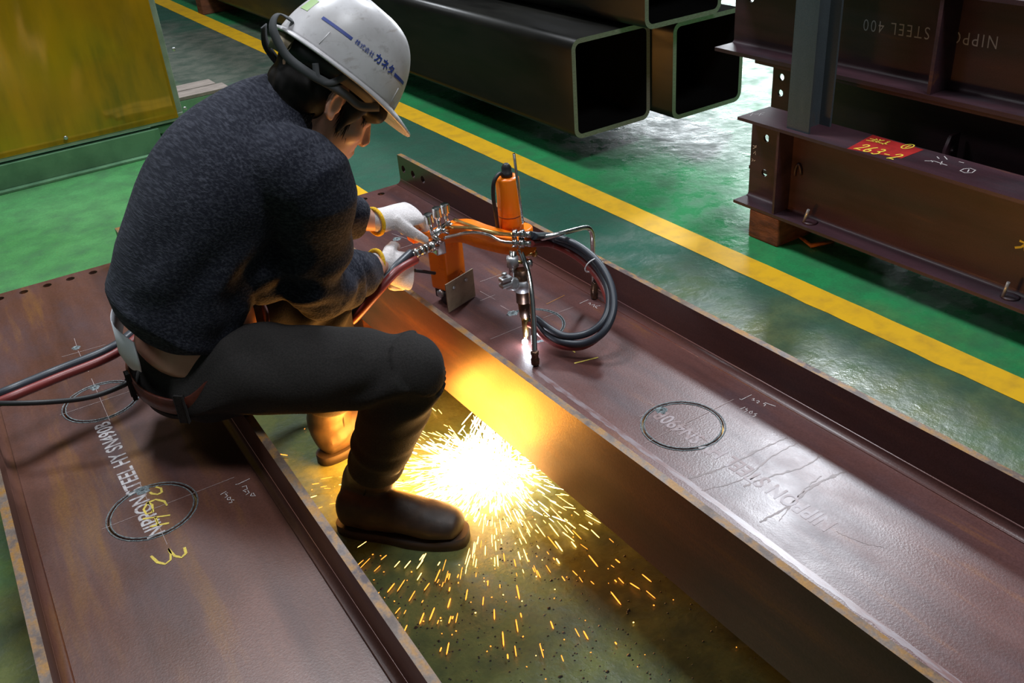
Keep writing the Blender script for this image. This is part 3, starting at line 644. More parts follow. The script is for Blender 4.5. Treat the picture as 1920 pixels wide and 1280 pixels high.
# front leg rod
lt = Vector((.940, 1.454, WZ))
lg = [W(974, 466, Y=1.578), W(981, 484, Y=1.568), W(990, 512, Y=1.545), W(996, 548, Y=1.515), W(1000, 600, Y=1.486), lt + Vector((0, 0, .03))]
bm = NB(); tube(bm, [R(p) for p in spline(lg, 6)], .0062, 12); lr = mpart('leg_rod', bm, M_chrome)
bm = NB(); lathe(bm, [(.005, 0), (.0090, .004), (.0095, .016), (.0078, .018), (.0078, .026), (.0088, .028), (.0088, .034), (.006, .036)], Matrix.Translation(R(lt)), 14); mpart('rod_foot', bm, M_torch, lr)
# torch with clamps
tip = Vector((.972, 1.540, WZ + .012)); TYp = 1.553
t0 = W(979, 530, Y=TYp); t1 = W(985, 592, Y=1.546); t2 = W(986, 628, Y=1.541)
bm = NB(); tube(bm, [R(p) for p in (W(977, 505, Y=TYp + .002), t0, W(981, 566, Y=1.549))], .0150, 18); tb = mpart('torch_barrel', bm, M_torch)
bm = NB(); tube(bm, [R(W(981, 564, Y=1.549)), R(t1)], .0125, 16); mpart('torch_collar', bm, M_torch, tb)
bm = NB(); tube(bm, [R(t1), R(t1.lerp(t2, .5)), R(t2), R(t2.lerp(tip, .6))], [.0095, .0082, .0066, .0040], 14); mpart('nozzle', bm, M_brass, tb)
bm = NB(); lathe(bm, [(.009, -.006), (.011, -.004), (.011, .004), (.009, .006)], axis(R(t1), R(t2)), 6); mpart('nozzle_nut', bm, M_brass, tb)
ca = W(972, 532, Y=TYp)
bm = NB(); lathe(bm, [(.0165, -.013), (.0195, -.013), (.0195, .013), (.0165, .013)], Matrix.Translation(R(W(979, 533, Y=TYp))), 22)
cl = mpart('barrel_clamp', bm, M_alu)
c3 = W(960, 532, Y=TYp - .012)
bm = NB(); lathe(bm, [(.0075, -.009), (.014, -.009), (.014, .009), (.0075, .009)], Matrix.Translation(R(c3)) @ Matrix.Rotation(math.radians(78), 4, 'X') @ Matrix.Rotation(math.radians(20), 4, 'Y'), 20)
ce = mpart('split_clamp', bm, M_alu)
bm = NB(); lathe(bm, [(.0005, .0005), (.0074, .0005), (.0074, -.0005), (.0005, -.0005)], Matrix.Translation(R(c3)) @ Matrix.Rotation(math.radians(78), 4, 'X') @ Matrix.Rotation(math.radians(20), 4, 'Y') @ Matrix.Translation((0, 0, .004)), 16); mpart('clamp_bore', bm, M_hole_black, ce)
for dz in (.007, -.007):
    bm = NB(); box(bm, -.013, .013, -.009, .009, -.0045, .0045, 0, .003, Matrix.Translation(R(W(948, 528, Y=TYp - .016)) + Vector((0, 0, dz)))); mpart('clamp_ear', bm, M_alu, ce)
bm = NB(); lathe(bm, [(.001, .006), (.0055, .005), (.006, 0)], Matrix.Translation(R(W(946, 522, Y=TYp - .016)) + Vector((0, 0, .008))), 12); mpart('clamp_screw', bm, M_bolt, ce)
bm = NB(); tube(bm, [R(W(962, 470, Y=1.575)), R(W(961, 520, Y=1.566))], .0082, 14); mpart('slide_tube', bm, M_chrome)
bm = NB(); lathe(bm, [(.0085, -.012), (.0130, -.011), (.0130, .011), (.0085, .012)], Matrix.Translation(R(W(961, 490, Y=1.571))), 18); mpart('slide_collar', bm, M_alu)
bm = NB(); cyl(bm, R(W(966, 490, Y=1.571)), R(W(993, 494, Y=1.571)), .0042, n=10); kn = mpart('knob_stem', bm, M_brass)
bm = NB(); lathe(bm, [(.004, -.006), (.011, -.005), (.012, 0), (.011, .005), (.004, .006)], axis(R(W(990, 494, Y=1.571)), R(W(1004, 494, Y=1.571))), 14); mpart('thumb_knob', bm, M_chrome, kn)
bm = NB(); cyl(bm, R(W(985, 478, Y=1.60)), R(W(1004, 475, Y=1.60)), .0035, n=8); lathe(bm, [(.003, -.003), (.008, -.003), (.008, .003), (.003, .003)], axis(R(W(1002, 475, Y=1.60)), R(W(1012, 474, Y=1.60))), 12); mpart('lock_screw', bm, M_brass)
# valves, manifold, pipes and fittings
mfp = W(822, 462, Y=1.765)
bm = NB(); box(bm, -.012, .012, -.014, .014, -.016, .016, 0, .003, Matrix.Translation(R(mfp))); mf = mpart('manifold_block', bm, M_chrome)
bm = NB(); tube(bm, [R(W(812, 440, Y=1.765)), R(W(842, 420, Y=1.79))], .0085, 12); mpart('valve_body', bm, M_chrome)
for (kx, ky), (bx, by), yv in (((802, 402), (811, 440), 1.762), ((818, 390), (824, 428), 1.776), ((833, 383), (838, 418), 1.790)):
    p0 = R(W(bx, by, Y=yv)); p1 = R(W(kx, ky, Y=yv)); bm = NB(); tube(bm, [p0, p0.lerp(p1, .45)], .0050, 10); vs = mpart('valve_stem', bm, M_chrome)
    bm = NB(); L = (p1 - p0).length; n = 24; Mx = axis(p0.lerp(p1, .42), p1); 
    pr = [(.0055, 0), (.0062, L * .10), (.0098, L * .14), (.0104, L * .18), (.0104, L * .54), (.0094, L * .60), (.004, L * .61)]; lathe(bm, pr, Mx, n)
    for f in bm.faces: f.smooth = False
    mpart('valve_knob', bm, M_chrome, vs)
    bm = NB(); tube(bm, [p0 + Vector((-.002, -.002, .0)), R(W(bx + 18, by + (8 if yv > 1.77 else 14), Y=yv - .012))], .0058, 6); mpart('pipe_nut', bm, M_chrome)
for pts, yv, r in ((((852, 412), (885, 424), (925, 437), (962, 439)), (1.785, 1.72, 1.65, 1.60), .0040), (((845, 426), (890, 428), (930, 436), (962, 441)), (1.77, 1.70, 1.645, 1.59), .0038), (((832, 446), (880, 436), (915, 440), (940, 452), (962, 455)), (1.757, 1.70, 1.65, 1.61, 1.588), .0036)):
    bm = NB(); tube(bm, [R(p) for p in spline([W(*p, Y=y) for p, y in zip(pts, yv)], 8)], r, 10); mpart('gas_pipe', bm, M_brass if r > .0037 else M_chrome)
fit_pts = []
for (px, py), yv in (((966, 438), 1.586), ((966, 455), 1.580)):
    a0 = W(px - 6, py, Y=yv); a1 = W(px + 28, py + 2, Y=yv - .022)
    bm = NB(); d = (a1 - a0); 
    for s0, s1, r, n in ((0, .28, .0098, 6), (.36, .68, .0108, 6), (.68, 1.05, .0070, 12)):
        tube(bm, [R(a0 + d * s0), R(a0 + d * s1)], r, n)
    tube(bm, [R(a0), R(a1)], .0055, 10); tag(mpart('hose_fitting', bm, M_chrome), kind='stuff'); fit_pts.append(a1)
def wz(L): return [W(x, y, z=z) for x, y, z in L]
hose_specs = [('hose', M_hoseb, [fit_pts[0]] + wz([(1030, 446, .492), (1072, 462, .482), (1110, 490, .462), (1136, 530, .436), (1142, 572, .408), (1128, 606, .384), (1098, 626, .366), (1060, 630, .362), (1030, 616, .368)]) + [W(1006, 598, Y=1.530), W(990, 594, Y=1.546)]),
    ('hose', M_hoseb, [fit_pts[0] + Vector((.006, -.004, -.004))] + wz([(1034, 443, .502), (1080, 458, .492), (1122, 492, .470), (1146, 535, .442), (1150, 582, .410), (1132, 622, .380), (1096, 643, .356), (1055, 641, .350), (1025, 624, .356)]) + [W(1004, 606, Y=1.526), W(990, 602, Y=1.544)]),
    ('hose', M_hoser, [fit_pts[1]] + wz([(1030, 457, .478), (1070, 474, .466), (1106, 502, .446), (1132, 540, .420), (1143, 585, .392), (1128, 624, .362), (1095, 648, .344), (1058, 649, .341), (1024, 634, .345)]) + [W(1002, 612, Y=1.522), W(990, 606, Y=1.542)])]
for nm, mm, pts in hose_specs:
    bm = NB(); tube(bm, [R(p) for p in spline(pts, 8)], .0080, 12); tag(mpart(nm, bm, mm), 'red rubber hose' if mm is M_hoser else 'black rubber hose')
zt_ = W(1112, 497, z=.459); bm = NB(); ax = (W(1136, 534, z=.434) - W(1085, 468, z=.480)).normalized(); a, b = frame(ax)
tube(bm, [R(zt_ + (a * math.cos(t) + b * math.sin(t)) * .0205) for t in [2 * math.pi * k / 24 for k in range(25)]], .0016, 6); tube(bm, [R(W(1122, 494, z=.462)), R(W(1131, 491, z=.466))], .0013, 6); mpart('cable_tie', bm, M_white)
# gas inlet
in0 = W(818, 458, Y=1.757); in1 = W(772, 478, Y=1.735); d = in1 - in0
bm = NB()
for s0, s1, r, n in ((.02, .30, .0125, 6), (.30, .46, .0085, 12), (.40, .52, .0120, 14), (.56, .68, .0115, 14), (.68, .80, .0080, 12), (.78, .90, .0115, 14), (.90, 1.02, .0092, 12)):
    tube(bm, [R(in0 + d * s0), R(in0 + d * s1)], r, n)
mpart('inlet_coupling', bm, M_chrome)
hp = R(W(790, 440, Y=1.80)); bm = NB(); box(bm, -.03, .02, -.016, .016, -.009, .009, 0, .004, Matrix.Translation(hp)); mpart('switch_box', bm, M_or)
bm = NB(); tube(bm, [R(p) for p in spline([W(778, 507, Y=1.775), W(795, 509, Y=1.79), W(815, 512, Y=1.81)], 6)], .0040, 8); mpart('power_cable', bm, M_dk)
# supply hoses to the machine, led past the sitting man
def hose(name, pts, r, m, label, n=10):
    bm = NB(); tube(bm, spline(pts, 10), r, n); return tag(obj(name, bm, m), label, 'hose')
tail = [(.63, 2.02, .10), (.52, 2.12, .26), (.40, 2.08, .425), (.27, 1.985, .436)]
hA = [in1 + Vector((0, .004, .004)), W(740, 502, Y=1.70), W(700, 545, Y=1.69), W(660, 590, Y=1.72), W(630, 622, Y=1.80)] + [Vector(p) for p in tail] + [W(205, 654, z=.445), W(100, 697, z=.440), W(0, 738, z=.446), W(-140, 796, z=.40), Vector((-.40, 1.80, .16)), Vector((-.62, 1.84, .014)), Vector((-1.2, 2.0, .012)), Vector((-2.6, 2.6, .012))]
hB = [in1 + Vector((.004, -.008, -.010)), W(744, 508, Y=1.69), W(706, 550, Y=1.68), W(666, 596, Y=1.71), W(638, 622, Y=1.79)] + [Vector(p) + Vector((.022, -.012, .0)) for p in tail] + [W(214, 664, z=.436), W(104, 710, z=.434), W(0, 753, z=.438), W(-140, 812, z=.39), Vector((-.40, 1.76, .15)), Vector((-.62, 1.79, .014)), Vector((-1.2, 1.95, .012)), Vector((-2.6, 2.54, .012))]
hose('gas_hose', hA, .0095, M_hoseb, 'blue-black gas hose led from the machine coupling past the sitting worker')
hose('gas_hose', hB, .0095, M_hoser, 'red gas hose led from the machine coupling past the sitting worker')
hose('power_cable', [Vector((.24, 1.86, .424)), W(243, 712, z=.440), W(222, 726, z=.435), W(170, 744, z=.432), (W(100, 753, z=.434)), W(0, 756, z=.44), W(-140, 752, z=.40), Vector((-.38, 1.86, .16)), Vector((-.58, 1.92, .010)), Vector((-1.2, 2.1, .008)), Vector((-2.6, 2.7, .008))], .0052, M_dk, 'thin black cable crossing the first cut circle beside the worker')
bm = NB(); cyl(bm, W(238, 715, z=.440), W(248, 709, z=.440), .0068, n=12); tag(obj('blue_tape', bm, simple('blue_tape', (0.03, 0.06, 0.16), .5)), 'band of blue tape round the thin black cable', 'tape')

# ------------------------------------------------------------------ shower of sparks
def glow(name, col, st):
    m = bpy.data.materials.new(name); m.use_nodes = True; t = m.node_tree; t.nodes.remove(t.nodes['Principled BSDF'])
    e = t.nodes.new('ShaderNodeEmission'); e.inputs[0].default_value = (*col, 1); e.inputs[1].default_value = st
    t.links.new(e.outputs[0], t.nodes['Material Output'].inputs[0]); return m
M_sp = [glow('white_hot', (1.0, 0.78, 0.38), 12), glow('yellow_hot', (1.0, 0.52, 0.11), 8), glow('orange_hot', (1.0, 0.26, 0.03), 3.5)]
sc0 = Vector((.865, 1.565, 0))
def streaks(n, gen):
    V = []; Fc = []; mi = []
    for _ in range(n):
        p, q, r, m = gen(); d = (q - p); L = d.length
        if L < 1e-6: continue
        a, b = frame(d); k0 = len(V)
        for s, rr in ((0, .35), (.12, 1), (.85, 1), (1, .3)):
            for t in range(4):
                ang = math.pi / 2 * t; V.append(p + d * s + (a * math.cos(ang) + b * math.sin(ang)) * r * rr)
        for i in range(3):
            for t in range(4): Fc.append((k0 + i * 4 + t, k0 + i * 4 + (t + 1) % 4, k0 + i * 4 + 4 + (t + 1) % 4, k0 + i * 4 + 4 + t)); mi.append(m)
        Fc.append((k0, k0 + 3, k0 + 2, k0 + 1)); Fc.append((k0 + 12, k0 + 13, k0 + 14, k0 + 15)); mi += [m, m]
    return V, Fc, mi
def blocked(p):
    # inside the boot, the beams or the floor
    if p.z < .002: return True
    if p.x > .800 and p.z > .2: return True
    ax = Vector((.66, -.75, 0)); rel = p - Vector((.49, 1.60, 0)); s = rel.dot(ax); w = rel.dot(Vector((.75, .66, 0)))
    if -.05 < s < .31 and abs(w) < .058 and p.z < .13: return True
    rel = p - Vector((.545, 1.84, 0)); 
    if -.03 < rel.x < .28 and abs(rel.y - .03) < .07 and p.z < .14: return True
    if p.x < .37 + .033 * (p.y - 2) : return True
    return False
def gen_fan():
    while True:
        ang = math.radians(random.gauss(198, 62)); rr = random.expovariate(1 / .14) * (1.0 + .25 * math.cos(ang - math.radians(235)))
        if rr > .62: continue
        el = random.uniform(.0, .35) * math.exp(-rr * 3); z = .004 + abs(random.gauss(0, .022)) * math.exp(-rr * 1.5)
        d = Vector((math.cos(ang), math.sin(ang), random.uniform(-.25, .45) if rr < .25 else random.uniform(-.3, .2)))
        L = random.uniform(.008, .046) * (1.15 if rr < .3 else .75); p = sc0 + Vector((math.cos(ang), math.sin(ang), 0)) * rr + Vector((0, 0, z)); q = p + d.normalized() * L
        if q.z < .003: q.z = .003
        if blocked(p) or blocked(q): continue
        h = rr + random.uniform(-.06, .12)
        m = 0 if h < .19 else (1 if h < .36 else 2)
        return p, q, random.uniform(.0006, .0013) * (1 if rr < .3 else 1.15), m
def gen_core():
    while True:
        p = sc0 + Vector((random.gauss(-.03, .055), random.gauss(-.01, .060), .003 + abs(random.gauss(0, .018))))
        ang = math.atan2(p.y - sc0.y, p.x - sc0.x - .05); q = p + Vector((math.cos(ang), math.sin(ang), random.uniform(-.1, .5))).normalized() * random.uniform(.01, .035)
        if q.z < .003: q.z = .003
        if blocked(p) or blocked(q): continue
        return p, q, random.uniform(.0009, .0018), 0
def gen_fall():                                             # slag falling from the kerf to the floor
    while True:
        a = Vector((.955 + random.gauss(0, .012), 1.56 + random.gauss(0, .02), .30)); b = sc0 + Vector((random.gauss(-.03, .05), random.gauss(.01, .05), .0))
        t = random.uniform(.30, 1); L = random.uniform(.03, .10) / (b - a).length
        p = a.lerp(b, t); q = a.lerp(b, min(1, t + L))
        if q.z < .003: q.z = .003
        if p.z > .2: continue
        return p, q, random.uniform(.0007, .0014), 0
def gen_dot():
    while True:
        ang = math.radians(random.gauss(215, 55)); rr = random.uniform(.2, .75)
        p = sc0 + Vector((math.cos(ang), math.sin(ang), 0)) * rr + Vector((0, 0, .004)); q = p + Vector((random.uniform(-1, 1), random.uniform(-1, 1), .3)) * .003
        if blocked(p): continue
        return p, q, random.uniform(.0008, .0018), random.choice((1, 2, 2))
V, Fc, mi = [], [], []
for n, g in ((1500, gen_fan), (700, gen_core), (260, gen_fall), (150, gen_dot)):
    v, f, m = streaks(n, g); k = len(V); V += v; Fc += [tuple(i + k for i in t) for t in f]; mi += m
me = bpy.data.meshes.new('sparks'); me.from_pydata(V, [], Fc); me.polygons.foreach_set('material_index', mi)
sp_o = bpy.data.objects.new('sparks', me); C.objects.link(sp_o)
for m in M_sp: me.materials.append(m)
tag(sp_o, 'shower of glowing orange sparks spraying over the floor under the cut beam', 'sparks', kind='stuff')
bm = NB(); bmesh.ops.create_uvsphere(bm, u_segments=16, v_segments=10, radius=.0070, matrix=Matrix.Translation((.972, 1.540, WZ + .007)))
tag(obj('cutting_flame', bm, glow('flame_white', (0.93, 0.95, 1.0), 35)), 'small white-hot flame at the torch tip on the steel', 'flame')
point('cutting_flame_light', (.972, 1.528, WZ + .022), .35, (0.8, 0.88, 1.0), .008)

# ------------------------------------------------------------------ the sitting worker
def ell(bm, c, r, rot=None, n=16):
    M = Matrix.Translation(c) @ (rot.to_4x4() if rot else Matrix()) @ Matrix.Diagonal((r[0], r[1], r[2], 1))
    bmesh.ops.create_uvsphere(bm, u_segments=n, v_segments=n // 2 + 2, radius=1, matrix=M)
def loft(bm, st, n=20, side=None):
    """st: list of (centre, half-width along side, half-depth); rounded ends; side = fixed hint of the width axis"""
    P = [Vector(s[0]) for s in st]; m = len(P); rings = []; a_prev = None
    def ring(p, a, b, ra, rb): return [bm.verts.new(p + a * math.cos(t) * ra + b * math.sin(t) * rb) for t in [2 * math.pi * k / n for k in range(n)]]
    for i in range(m):
        d = (P[min(i + 1, m - 1)] - P[max(i - 1, 0)]).normalized()
        if side is not None: a = Vector(side)
        elif a_prev is not None: a = a_prev
        else: a = frame(d)[0]
        a = (a - d * a.dot(d)).normalized(); b = d.cross(a).normalized(); a_prev = a
        ra, rb = st[i][1], st[i][2]
        if i == 0:
            for s_, o_ in ((.35, .45), (.75, .25)): rings.append(ring(P[i] - d * min(ra, rb) * o_, a, b, ra * s_, rb * s_))
        rings.append(ring(P[i], a, b, ra, rb))
        if i == m - 1:
            for s_, o_ in ((.75, .25), (.35, .45)): rings.append(ring(P[i] + d * min(ra, rb) * o_, a, b, ra * s_, rb * s_))
    for i in range(len(rings) - 1):
        for k in range(n): bm.faces.new((rings[i][k], rings[i][(k + 1) % n], rings[i + 1][(k + 1) % n], rings[i + 1][k]))
    bm.faces.new(rings[0]); bm.faces.new(rings[-1])
def sl(st, n=4):                                          # smooth a list of loft stations
    P = spline([s[0] for s in st], n); A = spline([(s[1], s[2], 0) for s in st], n); return [(p, q.x, q.y) for p, q in zip(P, A)]
def remesh(name, bm, voxel, smooth, mat, parent, disp=None):
    bmesh.ops.recalc_face_normals(bm, faces=bm.faces)
    me = bpy.data.meshes.new(name); bm.to_mesh(me); bm.free(); o = bpy.data.objects.new(name, me); C.objects.link(o)
    md = o.modifiers.new('r', 'REMESH'); md.mode = 'VOXEL'; md.voxel_size = voxel
    if smooth: sm = o.modifiers.new('s', 'SMOOTH'); sm.iterations = smooth; sm.factor = .5
    me2 = evaluated(o); bpy.data.meshes.remove(me)
    if disp:
        nv = [v.normal.copy() for v in me2.vertices]; co = [v.co.copy() for v in me2.vertices]
        for v, n_, c_ in zip(me2.vertices, nv, co): v.co = c_ + n_ * disp(c_, n_)
    return obj(name, me2, mat, parent, True)
def seg_t(p, a, b): d = b - a; t = max(0, min(1, (p - a).dot(d) / d.length_squared)); return t, (p - (a + d * t)).length
def skin_material():
    m, t, b, tc = nodes('skin'); f = noise_fac(t, tc, 25, lo=.4, hi=.65)
    t.links.new(mixc(t, f, (0.60, 0.33, 0.23), (0.54, 0.28, 0.19)), b.inputs['Base Color']); b.inputs['Roughness'].default_value = .45
    b.inputs['Subsurface Weight'].default_value = .12; b.inputs['Subsurface Radius'].default_value = (.012, .004, .002); b.inputs['Subsurface Scale'].default_value = .5
    return m
M_skin = skin_material()
def knit_material():
    m, t, b, tc = nodes('navy_heather_knit')
    f = noise_fac(t, tc, 230, (1, .13, 1), .42, .68, 3, .6); f2 = noise_fac(t, tc, 30, (1, .3, .8), .35, .7)
    c = mixc(t, f, (0.0095, 0.0105, 0.018), (0.050, 0.053, 0.070)); t.links.new(mixc(t, N_mul(t, f2, .45), c, (0.012, 0.013, 0.022)), b.inputs['Base Color'])
    b.inputs['Roughness'].default_value = .95; b.inputs['Specular IOR Level'].default_value = .15; b.inputs['Sheen Weight'].default_value = .08; b.inputs['Sheen Roughness'].default_value = .6; b.inputs['Sheen Tint'].default_value = (0.4, 0.42, 0.5, 1)
    bump(t, b, f, .5, .0015); return m
M_knit = knit_material()
M_trouser = simple('charcoal_denim', (0.026, 0.024, 0.0235), .9, 0, (0.042, 0.038, 0.036), 300, (1, 1, 1), .35, .7, .25, spec=.2)
M_boot = simple('worn_black_leather', (0.030, 0.021, 0.016), .55, 0, (0.060, 0.038, 0.024), 26, lo=.4, hi=.7, bmp=.2)
M_sole = simple('dark_sole_rubber', (0.020, 0.014, 0.011), .7)
M_hair = simple('black_hair', (0.0045, 0.0035, 0.003), .6, 0, (0.009, 0.0065, 0.005), 90, (8, 8, 1), spec=.25)
M_belt = simple('red_brown_leather', (0.105, 0.022, 0.012), .42, 0, (0.055, 0.012, 0.008), 40, bmp=.15)
M_shirt = simple('white_cotton', (0.72, 0.73, 0.78), .9)
def glove_material():
    m, t, b, tc = nodes('white_cotton_knit_glove')
    f = noise_fac(t, tc, 420, lo=.35, hi=.65, detail=2); dirt = noise_fac(t, tc, 16, lo=.48, hi=.72)
    t.links.new(mixc(t, N_mul(t, dirt, .55), mixc(t, f, (0.74, 0.70, 0.70), (0.58, 0.54, 0.54)), (0.22, 0.17, 0.15)), b.inputs['Base Color']); b.inputs['Roughness'].default_value = .95; bump(t, b, f, .5, .001); return m
M_glove = glove_material()
M_gcuff = simple('yellow_glove_cuff', (0.80, 0.47, 0.01), .9, 0, (0.62, 0.34, 0.01), 200, bmp=.3)

pr = tag(empty('person', (.30, 1.70, .41)), 'person in a white hard hat and dark knit sweater sitting on the rusty steel', 'person')
PB = Vector((.30, 1.70, .41))
def Q(p): return Vector(p) - PB
# joints
HIP = Vector((.315, 1.70, .492)); NECK = Vector((.594, 1.645, .928))
SHR, SHL = Vector((.532, 1.490, .832)), Vector((.540, 1.840, .842))
ELR = W(592, 545, z=.600); WRR = W(706, 500, z=.530)
ELL = Vector((.585, 1.915, .640)); WRL = W(703, 412, z=.590)
HPR, HPL = Vector((.315, 1.590, .495)), Vector((.325, 1.800, .495))
KNR = W(768, 690, z=.505); ANR = W(690, 905, z=.105)
KNL = W(600, 548, z=.520); ANL = Vector((.600, 1.862, .105))
HEADC = W(632, 197, Y=1.545)                               # right ear
hd_az, hd_pitch = math.radians(-8), math.radians(42)
Rh = Matrix.Rotation(hd_az, 3, 'Z') @ Matrix.Rotation(hd_pitch, 3, 'Y') @ Matrix.Rotation(math.radians(-4), 3, 'X')
HO = HEADC - Rh @ Vector((-.004, -.076, 0))                # middle between the ears
def H(x, y, z): return HO + Rh @ Vector((x, y, z))
# ---- bare body: head, neck, trunk, arms to the wrists in one surface
bm = NB()
ell(bm, Q(H(-.012, 0, .040)), (.100, .077, .088), Rh, 28)
ell(bm, Q(H(.030, 0, -.030)), (.064, .061, .078), Rh, 24)
ell(bm, Q(H(.018, 0, -.068)), (.062, .056, .038), Rh, 20)
ell(bm, Q(H(.070, 0, -.098)), (.021, .026, .019), Rh, 16)          # chin
ell(bm, Q(H(.062, 0, -.066)), (.030, .036, .028), Rh, 16)          # mouth mound
ell(bm, Q(H(.091, 0, -.058)), (.007, .020, .0055), Rh, 12); ell(bm, Q(H(.088, 0, -.069)), (.008, .018, .0060), Rh, 12)   # lips
loft(bm, [(Q(H(.088, 0, .012)), .007, .008), (Q(H(.097, 0, -.008)), .009, .009), (Q(H(.106, 0, -.028)), .0125, .010), (Q(H(.100, 0, -.036)), .013, .009)], 12)   # nose
for s in (-1, 1):
    ell(bm, Q(H(.070, s * .032, .024)), (.020, .026, .010), Rh, 14)   # brow
    ell(bm, Q(H(.072, s * .030, .002)), (.014, .017, .012), Rh, 14)   # lidded eye
    ell(bm, Q(H(.052, s * .044, -.028)), (.026, .020, .022), Rh, 14)  # cheek
    # ear: helix rim, lobe and bowl
    pts = [Q(H(-.002 + .5 * .034 * math.sin(t) - .006 * (t > 3), s * (.080 + .006 * math.sin(t * .5)), .002 + .031 * math.cos(t))) for t in [0.2 + 4.2 * k / 12 for k in range(13)]]
    pts = [Q(H(-.008 - .015 * math.sin(t), s * (.080 + .007 * math.sin(t)), .000 + .026 * math.cos(t))) for t in [-.6 + 3.7 * k / 12 for k in range(13)]]
    tube(bm, pts, .0046, 8)
    ell(bm, Q(H(-.006, s * .076, -.002)), (.013, .006, .021), Rh, 12); ell(bm, Q(H(-.004, s * .079, -.024)), (.007, .005, .008), Rh, 10)
nk = [(Q(H(-.045, 0, .005)), .052, .055), (Q(H(-.048, 0, -.045)), .053, .056), (Q(NECK), .060, .062), (Q(NECK.lerp(HIP, .14)), .12, .08), (Q(NECK.lerp(HIP, .3) + Vector((.0, 0, .01))), .14, .08), (Q(HIP + Vector((.05, 0, .18))), .14, .09), (Q(HIP + Vector((.020, 0, .06))), .150, .104), (Q(HIP), .158, .112)]
loft(bm, nk, 24, (0, 1, 0))
for sh, el_, wr in ((SHR, ELR, WRR), (SHL, ELL, WRL)):
    loft(bm, [(Q(sh + (NECK - sh) * .35), .045, .045), (Q(sh), .045, .045), (Q(el_), .036, .036), (Q(el_.lerp(wr, .4)), .034, .034), (Q(wr), .026, .024), (Q(wr + (wr - el_).normalized() * .03), .026, .022)], 14)
body = remesh('body', bm, .0042, 5, M_skin, pr)
# ---- sweater
bm = NB()
tor = [(Vector((.288, 1.70, .578)), .168, .120), (Vector((.312, 1.697, .615)), .168, .122), (Vector((.352, 1.690, .695)), .174, .122), (Vector((.405, 1.682, .782)), .186, .116), (Vector((.458, 1.672, .845)), .190, .102), (Vector((.520, 1.662, .888)), .158, .085), (NECK + Vector((-.010, 0, -.004)), .080, .068)]
loft(bm, sl([(Q(p), a, b) for p, a, b in tor], 3), 32, (0, 1, 0))
def sleeve(sh, el_, wr, inn, cf=1.0):
    loft(bm, sl([(Q(inn), .085, .085), (Q(sh), .078, .080), (Q(sh.lerp(el_, .45)), .066, .068), (Q(el_.lerp(sh, .08)), .062, .060), (Q(el_.lerp(wr, .12) ), .060, .058), (Q(el_.lerp(wr, .55)), .052 * cf, .050 * cf), (Q(wr - (wr - el_).normalized() * .030), .041 * cf, .039 * cf)], 4), 20)
ell(bm, Q((.455, 1.640, .680)), (.085, .12, .10))
sleeve(SHR, ELR, WRR, Vector((.49, 1.57, .845))); sleeve(SHL, ELL, WRL, Vector((.50, 1.75, .855)), 1.18)
def knit_folds(p, n):
    w = p + PB; d = 0
    for sh, el_, wr in ((SHR, ELR, WRR), (SHL, ELL, WRL)):
        t, r = seg_t(w, el_, wr)
        if r < .10: d += .0055 * math.sin(t * 21 + 3 * noise.noise(w * 9)) * max(0, 1 - abs(t - .35) * 1.6) * (1 if t > .02 else .3)
        t2, r2 = seg_t(w, sh, el_)
        if r2 < .11: d += .0050 * math.sin(t2 * 15 + 4 * noise.noise(w * 7)) * max(0, (t2 - .3))
    low_ = max(0, 1 - (w.z - .55) / .22)
    d += low_ * .008 * noise.noise(Vector((w.x * 5, w.y * 5, w.z * 22))) + .004 * noise.noise(w * 8)
    side_ = max(0, 1 - abs(w.y - 1.54) / .09) * max(0, 1 - abs(w.z - .68) / .16)
    d += side_ * .010 * math.sin((w.z * .8 - w.x * .9) * 60 + 4 * noise.noise(w * 6))
    return d
remesh('sweater', bm, .0058, 7, M_knit, pr, knit_folds)
# ---- undershirt hem, belt, trousers
bm = NB(); n = 40; rings = []
for k, (z, gx) in enumerate(((.590, 0), (.550, .002), (.524, .004))):
    rings.append([bm.verts.new(Q((HIP.x - .012 + (.116 + gx + .004 * math.sin(t * 7)) * math.cos(t), HIP.y + (.162 + gx) * math.sin(t), z + .010 * math.sin(t * 3 + 1) + (.0 if k < 2 else .006 * math.sin(t * 11))))) for t in [math.radians(125 + 82 * i / n) for i in range(n + 1)]])
for i in range(2):
    for k in range(n): bm.faces.new((rings[i][k], rings[i][k + 1], rings[i + 1][k + 1], rings[i + 1][k])).smooth = True
us = obj('undershirt', bm, M_shirt, pr); us.modifiers.new('s', 'SOLIDIFY').thickness = .002
bm = NB()
loft(bm, sl([(Q(HIP + Vector((.020, 0, .040))), .166, .118), (Q(HIP + Vector((.004, 0, -.01))), .182, .130), (Q(HIP + Vector((.010, 0, -.055))), .180, .125)], 3), 28, (0, 1, 0))
def leg(hp, kn, an, up):
    k_in = kn + (hp - kn).normalized() * .03; 
    loft(bm, sl([(Q(hp + (hp - kn).normalized() * .05), .085, .085), (Q(hp.lerp(kn, .25)), .090, .086), (Q(hp.lerp(kn, .65)), .080, .076), (Q(kn + (hp - kn).normalized() * .05), .072, .068), (Q(kn), .070, .064)], 4), 22)
    ell(bm, Q(kn), (.066, .064, .064))
    loft(bm, sl([(Q(kn + (an - kn).normalized() * .0), .070, .068), (Q(kn.lerp(an, .3)), .068, .066), (Q(kn.lerp(an, .6)), .064, .062), (Q(kn.lerp(an, .80)), .058, .056)], 4), 22)
leg(HPR, KNR, ANR, 0); leg(HPL, KNL, ANL, 0)
